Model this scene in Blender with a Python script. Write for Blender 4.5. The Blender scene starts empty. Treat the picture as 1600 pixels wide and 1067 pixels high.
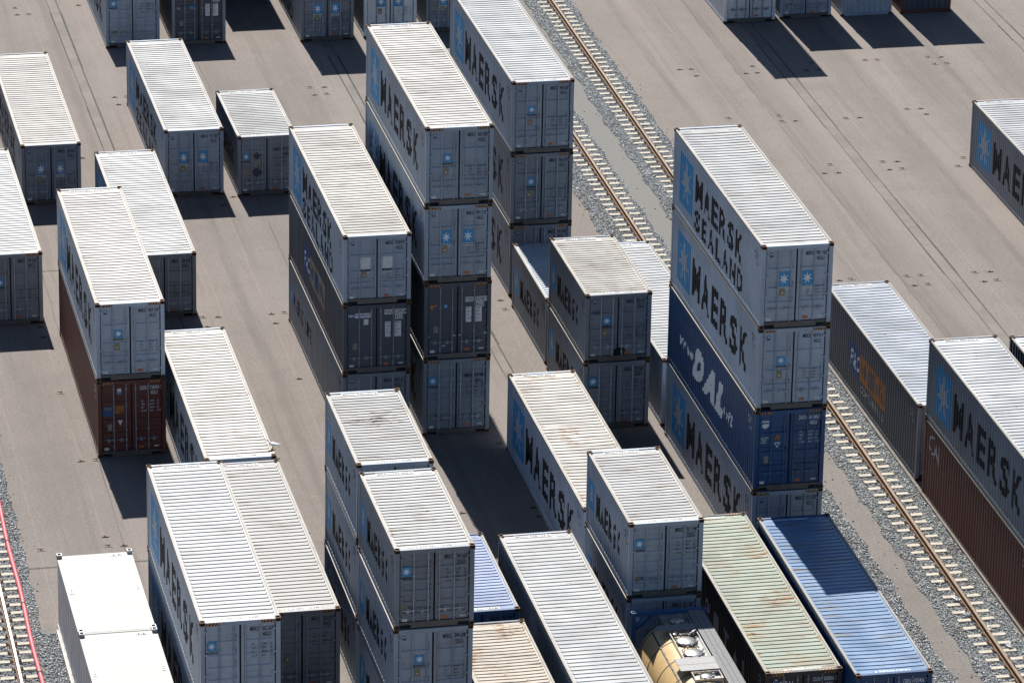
import bpy, bmesh, math, random
import numpy as np
from mathutils import Matrix, Vector

random.seed(7)
scene = bpy.context.scene
C = scene.collection
R = math.radians
W, HC, ST, L40, L20 = 2.438, 2.896, 2.591, 12.192, 6.058

# ------------------------------------------------------------------ camera
RX, RO, RZ = 1.1968086225369037, 0.018146528250047533, -0.2125436440330347
cam = bpy.data.objects.new('camera', bpy.data.cameras.new('camera'))
C.objects.link(cam)
rot = Matrix.Rotation(RZ, 4, 'Z') @ Matrix.Rotation(RX, 4, 'X') @ Matrix.Rotation(RO, 4, 'Z')
cam.matrix_world = Matrix.Translation((-30.436574, -129.302075, 63.838193)) @ rot
cam.data.sensor_width = 36
cam.data.lens = 7219.0757 / 1600 * 36
cam.data.clip_start = 1
cam.data.clip_end = 3000
scene.camera = cam

# ------------------------------------------------------------------ light
sun_dir = Vector((0.030, -0.945, -1.0)).normalized()
sun = bpy.data.objects.new('sun', bpy.data.lights.new('sun', 'SUN'))
C.objects.link(sun)
sun.rotation_euler = sun_dir.to_track_quat('-Z', 'Y').to_euler()
sun.data.energy = 5.0
sun.data.angle = R(0.53)
sun.data.color = (1.0, 0.955, 0.89)
w = bpy.data.worlds.new('World')
scene.world = w
w.use_nodes = True
nt = w.node_tree
sky = nt.nodes.new('ShaderNodeTexSky')
sky.sky_type = 'NISHITA'
sky.sun_disc = False
sky.ozone_density = 3.0
sky.dust_density = 0.4
sky.sun_elevation = math.asin(-sun_dir.z)
sky.sun_rotation = math.atan2(-sun_dir.x, -sun_dir.y)
nt.links.new(sky.outputs[0], nt.nodes['Background'].inputs[0])
nt.nodes['Background'].inputs[1].default_value = 0.05
scene.view_settings.view_transform = 'Standard'
scene.view_settings.look = 'None'
scene.view_settings.exposure = 0.75
scene.view_settings.gamma = 1.0
scene.view_settings.use_curve_mapping = False

# ------------------------------------------------------------------ materials
class NT:
    """small node-tree writer"""
    def __init__(s, name):
        s.m = bpy.data.materials.new(name)
        s.m.use_nodes = True
        s.t = s.m.node_tree
        s.b = s.t.nodes['Principled BSDF']
    def n(s, typ, **kw):
        nd = s.t.nodes.new(typ)
        for k, v in kw.items():
            setattr(nd, k, v)
        return nd
    def set(s, nd, i, v):
        if hasattr(v, 'links') or isinstance(v, bpy.types.NodeSocket):
            s.t.links.new(v, nd.inputs[i])
        else:
            nd.inputs[i].default_value = v
    def math(s, op, a, b=0.0, c=0.0, clamp=False):
        nd = s.n('ShaderNodeMath', operation=op, use_clamp=clamp)
        s.set(nd, 0, a); s.set(nd, 1, b)
        if op in ('MULTIPLY_ADD', 'SMOOTH_MIN', 'WRAP'):
            s.set(nd, 2, c)
        return nd.outputs[0]
    def ramp(s, v, lo, hi, a=0.0, b=1.0):
        nd = s.n('ShaderNodeMapRange')
        nd.interpolation_type = 'SMOOTHSTEP'
        s.set(nd, 0, v); s.set(nd, 1, lo); s.set(nd, 2, hi); s.set(nd, 3, a); s.set(nd, 4, b)
        return nd.outputs[0]
    def noise(s, vec, scale, detail=3.0, rough=0.55, dist=0.0):
        nd = s.n('ShaderNodeTexNoise')
        s.set(nd, 'Vector', vec); s.set(nd, 'Scale', scale); s.set(nd, 'Detail', detail)
        s.set(nd, 'Roughness', rough); s.set(nd, 'Distortion', dist)
        return nd.outputs[0]
    def mix(s, f, a, b):
        nd = s.n('ShaderNodeMix', data_type='RGBA')
        s.set(nd, 0, f)
        for i, v in ((6, a), (7, b)):
            s.set(nd, i, v if isinstance(v, bpy.types.NodeSocket) else (*v, 1.0))
        return nd.outputs[2]
    def scalev(s, vec, sc, off=None):
        nd = s.n('ShaderNodeMapping')
        s.set(nd, 0, vec); s.set(nd, 3, sc)
        if off is not None:
            s.set(nd, 1, off)
        return nd.outputs[0]
    def mul(s, col, f):
        nd = s.n('ShaderNodeVectorMath', operation='SCALE')
        s.set(nd, 0, col); s.set(nd, 'Scale', f)
        return nd.outputs[0]

MATS = {}
RUST = (0.13, 0.058, 0.026)

def coords(t):
    """object coordinates, shifted by a random amount for each object"""
    tc = t.n('ShaderNodeTexCoord'); oi = t.n('ShaderNodeObjectInfo')
    off = t.math('MULTIPLY', oi.outputs['Random'], 57.0)
    cb = t.n('ShaderNodeCombineXYZ')
    t.set(cb, 0, off); t.set(cb, 1, off); t.set(cb, 2, off)
    ad = t.n('ShaderNodeVectorMath', operation='ADD')
    t.set(ad, 0, tc.outputs['Object']); t.set(ad, 1, cb.outputs[0])
    return tc.outputs['Object'], ad.outputs[0], oi.outputs['Random']

def paint(name, col, rough=0.45, rust=0.35, dirt=0.3, dirtcol=(0.16, 0.145, 0.125), streak='z', var=0.08, coat=False):
    """sprayed steel paint: slow fading, dust, run marks along one axis, chips of rust"""
    if name in MATS:
        return MATS[name]
    t = NT(name)
    obj, vec, rnd = coords(t)
    base = t.mul(t.mix(0.0, col, col), t.ramp(rnd, 0.0, 1.0, 1.0 - var, 1.0 + var))
    fade = t.noise(vec, 0.55, 4.0, 0.6)
    base = t.mul(base, t.ramp(fade, 0.3, 0.7, 0.86, 1.12))
    sc = {'z': (3.2, 3.2, 0.28), 'x': (0.35, 5.5, 5.5)}[streak]
    run = t.noise(t.scalev(vec, sc), 1.6, 5.0, 0.62)
    c = t.mix(t.math('MULTIPLY', t.ramp(run, 0.5, 0.78), dirt), base, dirtcol)
    patch = t.noise(vec, 1.15, 6.0, 0.7, 0.4)
    c = t.mix(t.math('MULTIPLY', t.ramp(patch, 0.56, 0.75), dirt * 0.8), c, dirtcol)
    if rust > 0:
        chips = t.noise(t.scalev(vec, (0.42, 1.7, 1.0)) if streak == 'x' else vec, 7.0, 6.0, 0.72, 0.3)
        where = t.noise(vec, 0.8, 3.0, 0.6)
        lim = t.ramp(where, 0.35, 0.72, 0.80 - 0.02 * rust, max(0.50, 0.735 - 0.22 * rust))
        f = t.ramp(t.math('SUBTRACT', chips, lim), 0.0, 0.035)
        rr = t.noise(t.scalev(vec, sc), 3.0, 5.0, 0.65)
        f2 = t.math('MULTIPLY', t.ramp(rr, 0.64 - 0.085 * rust, 0.78 - 0.09 * rust), t.ramp(where, 0.45, 0.65))
        f = t.math('MAXIMUM', f, t.math('MULTIPLY', f2, min(1.0, rust * 0.9)))
        if streak == 'x':
            gen = t.n('ShaderNodeTexCoord').outputs['Generated']
            sg = t.n('ShaderNodeSeparateXYZ'); t.set(sg, 0, gen)
            ex = t.math('ABSOLUTE', t.math('SUBTRACT', sg.outputs[0], 0.5)); ey = t.math('ABSOLUTE', t.math('SUBTRACT', sg.outputs[1], 0.5))
            edge = t.math('MAXIMUM', t.ramp(ex, 0.42, 0.5), t.ramp(ey, 0.455, 0.5))
            en = t.noise(t.scalev(vec, (1.0, 1.0, 1.0)), 3.2, 6.0, 0.72)
            f = t.math('MAXIMUM', f, t.math('MULTIPLY', t.math('MULTIPLY', edge, t.ramp(en, 0.52, 0.66)), min(1.0, 0.25 + rust * 0.6)))
        rc = t.mix(t.noise(vec, 14.0, 3.0), (0.16, 0.075, 0.035), (0.42, 0.24, 0.11)) if streak == 'x' else t.mix(t.noise(vec, 14.0, 3.0), (0.07, 0.03, 0.016), (0.26, 0.12, 0.045))
        c = t.mix(f, c, rc)
        t.set(t.b, 'Roughness', t.math('MULTIPLY_ADD', f, 0.4, t.ramp(fade, 0.3, 0.7, rough - 0.05, rough + 0.06)))
    else:
        t.set(t.b, 'Roughness', t.ramp(fade, 0.3, 0.7, rough - 0.05, rough + 0.06))
    if streak == 'x':
        gr = t.noise(t.scalev(vec, (0.45, 3.4, 1.0)), 1.5, 6.0, 0.7)
        gw = t.noise(vec, 0.6, 3.0, 0.6)
        c = t.mix(t.math('MULTIPLY', t.math('MULTIPLY', t.ramp(gr, 0.50, 0.64), t.ramp(gw, 0.40, 0.58)), min(0.9, 0.25 + dirt * 1.5)), c, (0.115, 0.092, 0.068))
        sp = t.noise(vec, 4.3, 2.0, 0.5, 0.2)
        c = t.mix(t.ramp(sp, 0.735, 0.765, 0, 0.8), c, (0.07, 0.055, 0.045))
        wear = t.noise(t.scalev(vec, (0.6, 1.6, 1.0)), 1.3, 5.0, 0.7)
        c = t.mix(t.ramp(wear, 0.60, 0.80, 0, 0.3), c, (0.44, 0.435, 0.42))
    t.set(t.b, 'Base Color', c)
    bp = t.n('ShaderNodeBump')
    t.set(bp, 'Strength', 0.25); t.set(bp, 'Distance', 0.012)
    t.set(bp, 'Height', t.noise(vec, 2.6, 3.0, 0.5))
    t.set(t.b, 'Normal', bp.outputs[0])
    MATS[name] = t.m
    return t.m

def plain(name, col, rough=0.6, metal=0.0, var=0.12, scale=9.0):
    if name in MATS:
        return MATS[name]
    t = NT(name)
    obj, vec, rnd = coords(t)
    c = t.mul(t.mix(0.0, col, col), t.ramp(t.noise(vec, scale, 4.0, 0.65), 0.3, 0.7, 1 - var, 1 + var))
    t.set(t.b, 'Base Color', c)
    t.set(t.b, 'Roughness', rough); t.set(t.b, 'Metallic', metal)
    MATS[name] = t.m
    return t.m

def rusty(name, a, b, rough=0.85, scale=12.0):
    t = NT(name)
    obj, vec, rnd = coords(t)
    t.set(t.b, 'Base Color', t.mix(t.ramp(t.noise(vec, scale, 5.0, 0.7), 0.35, 0.65), a, b))
    t.set(t.b, 'Roughness', rough)
    MATS[name] = t.m
    return t.m

GREY = (0.285, 0.34, 0.415)
M = {}
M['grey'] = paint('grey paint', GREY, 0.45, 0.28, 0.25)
M['grey_dull'] = paint('dull shaded grey paint', (0.19, 0.22, 0.26), 0.5, 0.4, 0.35)  # darker grey; shade between close-set boxes is partly put into this colour
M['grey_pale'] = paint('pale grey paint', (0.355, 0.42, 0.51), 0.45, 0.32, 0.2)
M['navy'] = paint('navy paint', (0.055, 0.068, 0.095), 0.45, 0.5, 0.2)
M['blue'] = paint('blue paint', (0.010, 0.062, 0.175), 0.42, 0.2, 0.18)
M['darkblue'] = paint('dark blue paint', (0.025, 0.05, 0.11), 0.45, 0.3, 0.3)
M['red'] = paint('red brown paint', (0.105, 0.028, 0.022), 0.5, 0.25, 0.2)
M['black'] = paint('charcoal paint', (0.035, 0.035, 0.04), 0.5, 0.4, 0.2)
M['white'] = paint('white paint', (0.62, 0.66, 0.70), 0.4, 0.12, 0.2)
RFD = (0.27, 0.25, 0.22)
def roofpaint(n, col, rust, dirt, rough=0.46, dc=RFD):
    M[n] = paint(n.replace('_', ' '), col, rough, rust, dirt, dc, 'x', 0.13)
roofpaint('roof_grey', (0.307, 0.316, 0.319), 0.45, 0.3)
roofpaint('roof_clean', (0.326, 0.344, 0.358), 0.2, 0.2)
roofpaint('roof_cream', (0.330, 0.321, 0.302), 0.7, 0.4)
roofpaint('roof_rusty', (0.355, 0.345, 0.32), 1.0, 0.35)
roofpaint('roof_dirty', (0.28, 0.272, 0.25), 0.35, 0.95, 0.55, (0.15, 0.125, 0.095))
roofpaint('roof_brown', (0.335, 0.298, 0.246), 1.3, 0.5, 0.55, (0.27, 0.16, 0.085))
roofpaint('roof_dull', (0.275, 0.28, 0.28), 0.6, 0.45, 0.52)
roofpaint('roof_blue', (0.135, 0.20, 0.36), 0.15, 0.2, 0.44)
roofpaint('roof_pale_blue', (0.115, 0.21, 0.36), 0.2, 0.45, 0.38, (0.24, 0.31, 0.42))  # pale base and pale patches put the sun's whitening sheen into the blue
roofpaint('roof_green', (0.209, 0.256, 0.200), 1.9, 0.5, 0.5, (0.36, 0.33, 0.27))
roofpaint('roof_bluegrey', (0.27, 0.305, 0.355), 0.25, 0.15)
M['rail'] = paint('weathered rail paint', (0.22, 0.205, 0.18), 0.5, 0.8, 0.5, (0.20, 0.145, 0.09))
M['rail_dark'] = paint('dark rail paint', (0.10, 0.095, 0.09), 0.55, 0.8, 0.4)
M['cast'] = rusty('rusty casting', (0.22, 0.13, 0.075), (0.07, 0.035, 0.022))
M['castdark'] = plain('casting hole', (0.012, 0.010, 0.009), 0.9)
M['gasket'] = plain('rubber gasket', (0.012, 0.013, 0.015), 0.7)
M['bar'] = plain('galvanised bar', (0.24, 0.265, 0.30), 0.5, 0.25, 0.2)
M['letter'] = plain('black lettering', (0.009, 0.010, 0.014), 0.75)
M['letter_fade'] = plain('faded lettering', (0.05, 0.055, 0.07), 0.6)
M['white_l'] = plain('white lettering', (0.70, 0.73, 0.76), 0.5)
M['pale_l'] = plain('pale lettering', (0.36, 0.40, 0.45), 0.5)
M['star_blue'] = plain('emblem blue', (0.03, 0.26, 0.53), 0.45, 0, 0.06)
M['star_pale'] = plain('faded emblem blue', (0.13, 0.27, 0.45), 0.5, 0, 0.25, 2.5)
M['flagblue'] = plain('flag blue', (0.015, 0.07, 0.22), 0.5)
M['tan'] = plain('tan lettering block', (0.33, 0.27, 0.165), 0.6, 0, 0.2, 3)
M['orange'] = plain('orange block', (0.40, 0.15, 0.03), 0.6, 0, 0.25, 3)
M['hazard'] = plain('hazard orange', (0.55, 0.25, 0.06), 0.55)
M['plate'] = plain('brass plate', (0.24, 0.205, 0.125), 0.5, 0.2)
M['plate_grey'] = plain('steel plate', (0.22, 0.22, 0.20), 0.5, 0.2)
M['stick_w'] = plain('white sticker', (0.62, 0.64, 0.66), 0.5)
M['stick_o'] = plain('orange sticker', (0.42, 0.13, 0.04), 0.5)
M['stick_b'] = plain('blue sticker', (0.03, 0.085, 0.22), 0.5)
M['roof_l'] = plain('roof lettering', (0.07, 0.075, 0.08), 0.6)
M['roof_lw'] = plain('roof lettering patch', (0.46, 0.47, 0.47), 0.5)
M['dull_black'] = plain('dull_black', (0.006, 0.006, 0.007), 0.95)
M['wood'] = plain('floor underside', (0.03, 0.028, 0.025), 0.9)

# ------------------------------------------------------------------ mesh helpers
class MB:
    def __init__(s):
        s.v = []; s.f = []; s.mi = []; s.smooth = []
    def add(s, vs, fs, m=0, smooth=False):
        o = len(s.v)
        s.v += [tuple(p) for p in vs]
        for f in fs:
            s.f.append(tuple(i + o for i in f)); s.mi.append(m); s.smooth.append(smooth)
    def box(s, x0, x1, y0, y1, z0, z1, m=0):
        s.add([(x0, y0, z0), (x1, y0, z0), (x1, y1, z0), (x0, y1, z0), (x0, y0, z1), (x1, y0, z1), (x1, y1, z1), (x0, y1, z1)],
              [(0, 3, 2, 1), (4, 5, 6, 7), (0, 1, 5, 4), (1, 2, 6, 5), (2, 3, 7, 6), (3, 0, 4, 7)], m)
    def bar(s, a, b, r, n=6, m=0, smooth=True):
        a = Vector(a); b = Vector(b); d = (b - a).normalized()
        u = d.orthogonal().normalized(); w_ = d.cross(u)
        ring = [u * math.cos(2 * math.pi * k / n) * r + w_ * math.sin(2 * math.pi * k / n) * r for k in range(n)]
        s.add([a + q for q in ring] + [b + q for q in ring],
              [(k, (k + 1) % n, n + (k + 1) % n, n + k) for k in range(n)], m, smooth)
        s.add([a + q for q in ring] + [b + q for q in ring],
              [tuple(range(n))[::-1], tuple(range(n, 2 * n))], m)
    def beam(s, a, b, wd, ht, m=0):
        """box-section beam between two points"""
        a = Vector(a); b = Vector(b); d = (b - a).normalized()
        up = Vector((0, 0, 1)) if abs(d.z) < 0.95 else Vector((0, 1, 0))
        u = d.cross(up).normalized() * wd / 2; v = u.cross(d).normalized() * ht / 2
        q = [a + u + v, a - u + v, a - u - v, a + u - v, b + u + v, b - u + v, b - u - v, b + u - v]
        s.add(q, [(0, 1, 2, 3), (7, 6, 5, 4), (0, 4, 5, 1), (1, 5, 6, 2), (2, 6, 7, 3), (3, 7, 4, 0)], m)
    def lathe(s, prof, c, axis='y', n=32, m=0, a0=0.0):
        """prof: list of (distance along the axis, radius)"""
        vs = []; fs = []
        for (t, r) in prof:
            for k in range(n):
                a = a0 + 2 * math.pi * k / n
                p = (r * math.cos(a), r * math.sin(a))
                vs.append({'y': (c[0] + p[0], c[1] + t, c[2] + p[1]), 'z': (c[0] + p[0], c[1] + p[1], c[2] + t)}[axis])
        for i in range(len(prof) - 1):
            for k in range(n):
                fs.append((i * n + k, i * n + (k + 1) % n, (i + 1) * n + (k + 1) % n, (i + 1) * n + k))
        fs.append(tuple(range(n))[::-1]); fs.append(tuple(range((len(prof) - 1) * n, len(prof) * n)))
        s.add(vs, fs, m, True)
    def mesh(s, name, mats):
        me = bpy.data.meshes.new(name)
        me.from_pydata(s.v, [], s.f)
        for mt in mats:
            me.materials.append(mt)
        me.polygons.foreach_set('material_index', s.mi)
        me.polygons.foreach_set('use_smooth', s.smooth)
        me.update()
        return me

def link(name, me, parent=None, loc=(0, 0, 0)):
    o = bpy.data.objects.new(name, me)
    C.objects.link(o)
    o.location = loc
    if parent is not None:
        o.parent = parent
    return o
def tag(o, label, cat, group=None):
    o['label'] = label; o['category'] = cat
    if group:
        o['group'] = group
    return o
def thing(name, label, cat, loc=(0, 0, 0), rz=0.0, group=None):
    o = bpy.data.objects.new(name, None)
    o.empty_display_size = 0.3
    C.objects.link(o)
    o.location = loc; o.rotation_euler = (0, 0, rz)
    return tag(o, label, cat, group)
def structure(o):
    o['kind'] = 'structure'
    return o
def own_mats(o, mats):
    """materials set on the object so that meshes can be shared"""
    for i, mt in enumerate(mats):
        o.material_slots[i].link = 'OBJECT'
        o.material_slots[i].material = mt
    return o

# ------------------------------------------------------------------ lettering
_glyph = {}
def glyphs(txt, bold=0.0, shear=0.0):
    """flat mesh of a string: (verts 2D, faces, bounds)"""
    k = (txt, bold, shear)
    if k in _glyph:
        return _glyph[k]
    cu = bpy.data.curves.new('t', 'FONT')
    cu.body = txt; cu.size = 1.0; cu.offset = bold; cu.shear = shear
    cu.resolution_u = 2; cu.fill_mode = 'FRONT' if hasattr(cu, 'fill_mode') else cu.fill_mode
    ob = bpy.data.objects.new('t', cu)
    me = bpy.data.meshes.new_from_object(ob)
    vs = [(v.co.x, v.co.y) for v in me.vertices]
    fs = [tuple(p.vertices) for p in me.polygons]
    bpy.data.objects.remove(ob); bpy.data.curves.remove(cu); bpy.data.meshes.remove(me)
    xs = [v[0] for v in vs] or [0, 1]; ys = [v[1] for v in vs] or [0, 1]
    _glyph[k] = (vs, fs, (min(xs), max(xs), min(ys), max(ys)))
    return _glyph[k]
def fit(txt, x0, x1, y0, y1, bold=0.0, shear=0.0):
    vs, fs, (a, b, c, d) = glyphs(txt, bold, shear)
    return [(x0 + (x - a) / (b - a) * (x1 - x0), y0 + (y - c) / max(1e-6, d - c) * (y1 - y0)) for x, y in vs], fs
def rect(x0, x1, y0, y1):
    return [(x0, y0), (x1, y0), (x1, y1), (x0, y1)], [(0, 1, 2, 3)]
def star(cx, cy, rx, ry, inner=0.40, n=7):
    vs = [(cx, cy)]
    for k in range(2 * n):
        a = math.pi / 2 + math.pi * k / n
        r = 1.0 if k % 2 == 0 else inner
        vs.append((cx + rx * r * math.cos(a), cy + ry * r * math.sin(a)))
    return vs, [(0, 1 + k, 1 + (k + 1) % (2 * n)) for k in range(2 * n)]
def put_door(mb, sh, y, m):
    """2D (x, z) shape facing the camera end"""
    vs, fs = sh
    mb.add([(x, y, z) for x, z in vs], fs, m)

PITCH = 0.278; DEPTH = 0.036
SEG = [(0.0, 0.0), (0.072, 0.0), (0.140, DEPTH), (0.210, DEPTH)]
def side_profile(L):
    a = -L / 2 + 0.10; b = L / 2 - 0.10
    n = int((b - a) / PITCH); a += ((b - a) - n * PITCH) / 2
    pts = [(-L / 2 + 0.05, 0.0)]
    for k in range(n):
        for (d, ins) in SEG:
            pts.append((a + k * PITCH + d, ins))
    pts.append((a + n * PITCH, 0.0)); pts.append((L / 2 - 0.05, 0.0))
    return pts
_prof = {L: side_profile(L) for L in (L40, L20)}
def inset(L, y):
    p = _prof[L]
    for (y0, i0), (y1, i1) in zip(p, p[1:]):
        if y0 <= y <= y1:
            return i0 + (i1 - i0) * (y - y0) / (y1 - y0 + 1e-9)
    return 0.0
SIDE_X = W / 2 - 0.022
def drape(shapes, L, name, mats):
    """paint flat (t, z, material) shapes on the left corrugated wall; t runs from the far end towards the doors"""
    out = MB()
    folds = [-(y - L / 2) for y, _ in _prof[L]]
    for (vs, fs), m, lift in shapes:
        bm = bmesh.new()
        bv = [bm.verts.new((t, z, 0)) for t, z in vs]
        for f in fs:
            try:
                bm.faces.new([bv[i] for i in f])
            except ValueError:
                pass
        lo = min(t for t, _ in vs); hi = max(t for t, _ in vs)
        for c in folds:
            if lo < c < hi:
                bmesh.ops.bisect_plane(bm, geom=bm.verts[:] + bm.edges[:] + bm.faces[:], dist=1e-5, plane_co=(c, 0, 0), plane_no=(1, 0, 0))
        bm.verts.index_update()
        pv = []
        for v in bm.verts:
            y = L / 2 - v.co.x
            pv.append((-(SIDE_X - inset(L, y)) - lift, y, v.co.y))
        out.add(pv, [tuple(v.index for v in f.verts) for f in bm.faces], m)
        bm.free()
    return out.mesh(name, mats)

def word(shapes, letters, t0, t1, zc, cap, m, fill=0.70, bold=0.028, shear=0.0, lift=0.004):
    n = len(letters); p = (t1 - t0) / n
    for i, ch in enumerate(letters):
        if ch == ' ':
            continue
        lw = p * fill * (1.1 if ch in 'MWw' else 1.0)
        c = t0 + (i + 0.5) * p
        shapes.append((fit(ch, c - lw / 2, c + lw / 2, zc - cap / 2, zc + cap / 2, bold, shear), m, lift))

_side_marks = {}
def side_marks(kind, L, H):
    """(lettering mesh, emblem mesh) for a kind of livery"""
    k = (kind, L, H)
    if k in _side_marks:
        return _side_marks[k]
    s = []; e = []
    let = [M['letter'], M['white_l']]; emb = [M['star_blue'], M['pale_l'], M['letter']]
    if kind in ('one', 'one_fade', 'two') and L == L40:
        e.append((rect(0.95, 2.70, H * 0.5 - 0.92, H * 0.5 + 0.92), 0, 0.003))
        e.append((star(1.82, H * 0.5, 0.80, 0.82, 0.36), 1, 0.006))
        if kind == 'two':
            word(s, 'MAERSK', 3.1, 9.7, H * 0.61, 1.0, 0, 0.80, 0.034)
            word(s, 'SEALAND', 3.0, 9.9, H * 0.225, 0.78, 0, 0.74, 0.03)
        else:
            word(s, 'MAERSK', 3.0, 10.8, H * 0.49, 1.38, 0, 0.80, 0.034)
        if kind == 'one_fade':
            emb = [M['star_pale'], M['white_l'], M['letter']]
    elif kind in ('one', 'one_fade', 'two'):
        e.append((rect(0.32, 1.05, H * 0.5 - 0.50, H * 0.5 + 0.50), 0, 0.003))
        e.append((star(0.685, H * 0.5, 0.30, 0.42, 0.38), 1, 0.006))
        word(s, 'MAERSK', 1.35, 4.85, H * 0.49, 0.86, 0, 0.74, 0.034)
    elif kind == 'line':
        e.append((rect(0.35, 0.85, H * 0.5 - 0.35, H * 0.5 + 0.35), 0, 0.003))
        e.append((star(0.60, H * 0.5, 0.2, 0.28, 0.38), 1, 0.006))
        word(s, 'MAERSK LINE', 1.1, 5.2, H * 0.5, 0.60, 0, 0.7, 0.045)
    elif kind in ('flag', 'flag_orange'):
        emb = [M['flagblue'], M['tan'] if kind == 'flag' else M['orange'], M['white_l'], M['flagblue'] if kind == 'flag' else M['navy']]
        zc = H * 0.5
        e.append((rect(3.45, 4.85, zc - 0.55, zc + 0.55), 0, 0.003))
        e.append((rect(4.851, 8.0, zc - 0.50, zc + 0.50), 1, 0.003))
        word(e, 'P&O', 3.55, 4.80, zc, 0.62, 2, 0.8, 0.03, 0, 0.006)
        word(e, 'Nedlloyd', 4.95, 7.9, zc, 0.72, 3, 0.74, 0.03, 0, 0.006)
        if kind == 'flag_orange':
            let[0] = M['pale_l']
            word(s, 'CONTAINERS', 5.0, 8.0, zc - 0.78, 0.26, 0, 0.7, 0.02)
    elif kind == 'dal':
        let[0] = M['white_l']
        word(s, 'www.', 1.7, 3.6, H * 0.50, 0.34, 0, 0.8, 0.02, 0.2)
        for ch, a, b in (('D', 3.55, 5.15), ('A', 5.0, 6.7), ('L', 6.75, 7.95)):
            s.append((fit(ch, a, b, H * 0.5 - 0.62, H * 0.5 + 0.62, 0.085, 0.40), 0, 0.004))
        word(s, '.biz', 7.9, 9.2, H * 0.44, 0.42, 0, 0.75, 0.02, 0.2)
    elif kind == 'cai':
        let[0] = M['pale_l']
        s.append((fit('C', 0.55, 1.15, H - 1.05, H - 0.35, -0.005, 0.0), 0, 0.004))
        s.append((fit('A', 1.10, 1.65, H - 1.12, H - 0.42, -0.005, 0.0), 0, 0.004))
        s.append((fit('I', 1.68, 1.78, H - 1.16, H - 0.46, 0.0, 0.0), 0, 0.004))
    elif kind == 'capital':
        let[0] = M['pale_l']
        word(s, 'CAPITAL', 1.6, 10.2, H * 0.5, 0.8, 0, 0.5, 0.02)
    n_big = len(s)
    if kind != 'none':
        a = L - 0.95 if L == L40 else L - 0.72
        s.append((fit('MSKU', a, a + 0.36, H - 0.55, H - 0.44), 0, 0.004))
        s.append((fit('0317', a, a + 0.30, H - 0.72, H - 0.61), 0, 0.004))
        s.append((fit('45G1', a + 0.1, a + 0.40, H - 0.89, H - 0.78), 0, 0.004))
    if kind == 'gold':
        s = [(x, 1, l) for x, _, l in s]
    big, lit = s[:n_big], s[n_big:]
    r = []
    if kind == 'two':
        r += [('lettering', drape(big[:6], L, 'lettering', let)), ('lettering', drape(big[6:], L, 'lettering', let))]
    elif big:
        r.append(('lettering', drape(big, L, 'lettering', let)))
    if lit: r.append(('owner_number', drape(lit, L, 'owner_number', let)))
    if e: r.append(('emblem', drape(e, L, 'emblem', emb)))
    _side_marks[k] = r
    return r

# ------------------------------------------------------------------ container meshes (shared)
_mesh = {}
def memo(f):
    def g(*a):
        k = (f.__name__,) + a
        if k not in _mesh:
            _mesh[k] = f(*a)
        return _mesh[k]
    return g

@memo
def frame_mesh(L, H):
    b = MB(); h = W / 2; l = L / 2
    for sx in (-1, 1):
        x0, x1 = sorted((sx * (h - 0.012), sx * (h - 0.15)))
        for sy in (-1, 1):
            y0, y1 = sorted((sy * (l - 0.010), sy * (l - 0.13)))
            b.box(x0, x1, y0, y1, 0.119, H - 0.119, 0)
        x0, x1 = sorted((sx * (h - 0.020), sx * (h - 0.07)))
        b.box(x0, x1, -l + 0.131, l - 0.131, 0.035, 0.175, 1)            # bottom side rail
        b.box(sx * (h - 0.07) - 0.03, sx * (h - 0.07) + 0.03, -l + 0.20, l - 0.20, 0.02, 0.034, 1)
        x0, x1 = sorted((sx * (h - 0.008), sx * (h - 0.075)))
        b.box(x0, x1, -l + 0.181, l - 0.181, H - 0.085, H - 0.018, 2)    # top side rail
    hx = h - 0.165
    b.box(-hx, hx, -l + 0.012, -l + 0.13, H - 0.145, H - 0.018, 0)       # door header
    b.box(-hx, hx, -l + 0.015, -l + 0.13, 0.13, 0.205, 3)               # door sill
    b.box(-hx + 0.34, hx - 0.34, -l + 0.018, -l + 0.12, 0.02, 0.128, 3)
    b.box(-hx, hx, l - 0.11, l - 0.012, H - 0.12, H - 0.018, 0)          # far header and sill
    b.box(-hx, hx, l - 0.11, l - 0.015, 0.02, 0.17, 0)
    b.box(-h + 0.16, h - 0.16, -l + 0.2, l - 0.2, 0.10, 0.16, 4)         # floor
    return b.mesh('frame', [M['grey'], M['grey'], M['rail'], M['rail_dark'], M['wood']])

@memo
def side_mesh(L, H, sx):
    b = MB(); p = _prof[L]
    zs = [0.176, H - 0.086]
    vs = []
    for y, i in p:
        for z in zs:
            vs.append((sx * (SIDE_X - i), y, z))
    fs = []
    for k in range(len(p) - 1):
        f = (2 * k, 2 * k + 1, 2 * k + 3, 2 * k + 2)
        fs.append(f if sx < 0 else f[::-1])
    b.add(vs, fs)
    return b.mesh('side_wall', [M['grey']])

@memo
def end_mesh(L, H):
    b = MB(); h = W / 2 - 0.151; n = 8; p = 2 * h / n; y0 = L / 2 - 0.03
    pts = []
    for k in range(n):
        for d, i in ((0, 0), (0.3, 0), (0.42, 0.045), (0.86, 0.045)):
            pts.append((-h + (k + d) * p, y0 - i))
    pts.append((h, y0))
    vs = []
    for x, y in pts:
        vs += [(x, y, 0.171), (x, y, H - 0.121)]
    b.add(vs, [(2 * k, 2 * k + 1, 2 * k + 3, 2 * k + 2) for k in range(len(pts) - 1)])
    return b.mesh('end_wall', [M['grey']])

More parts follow.
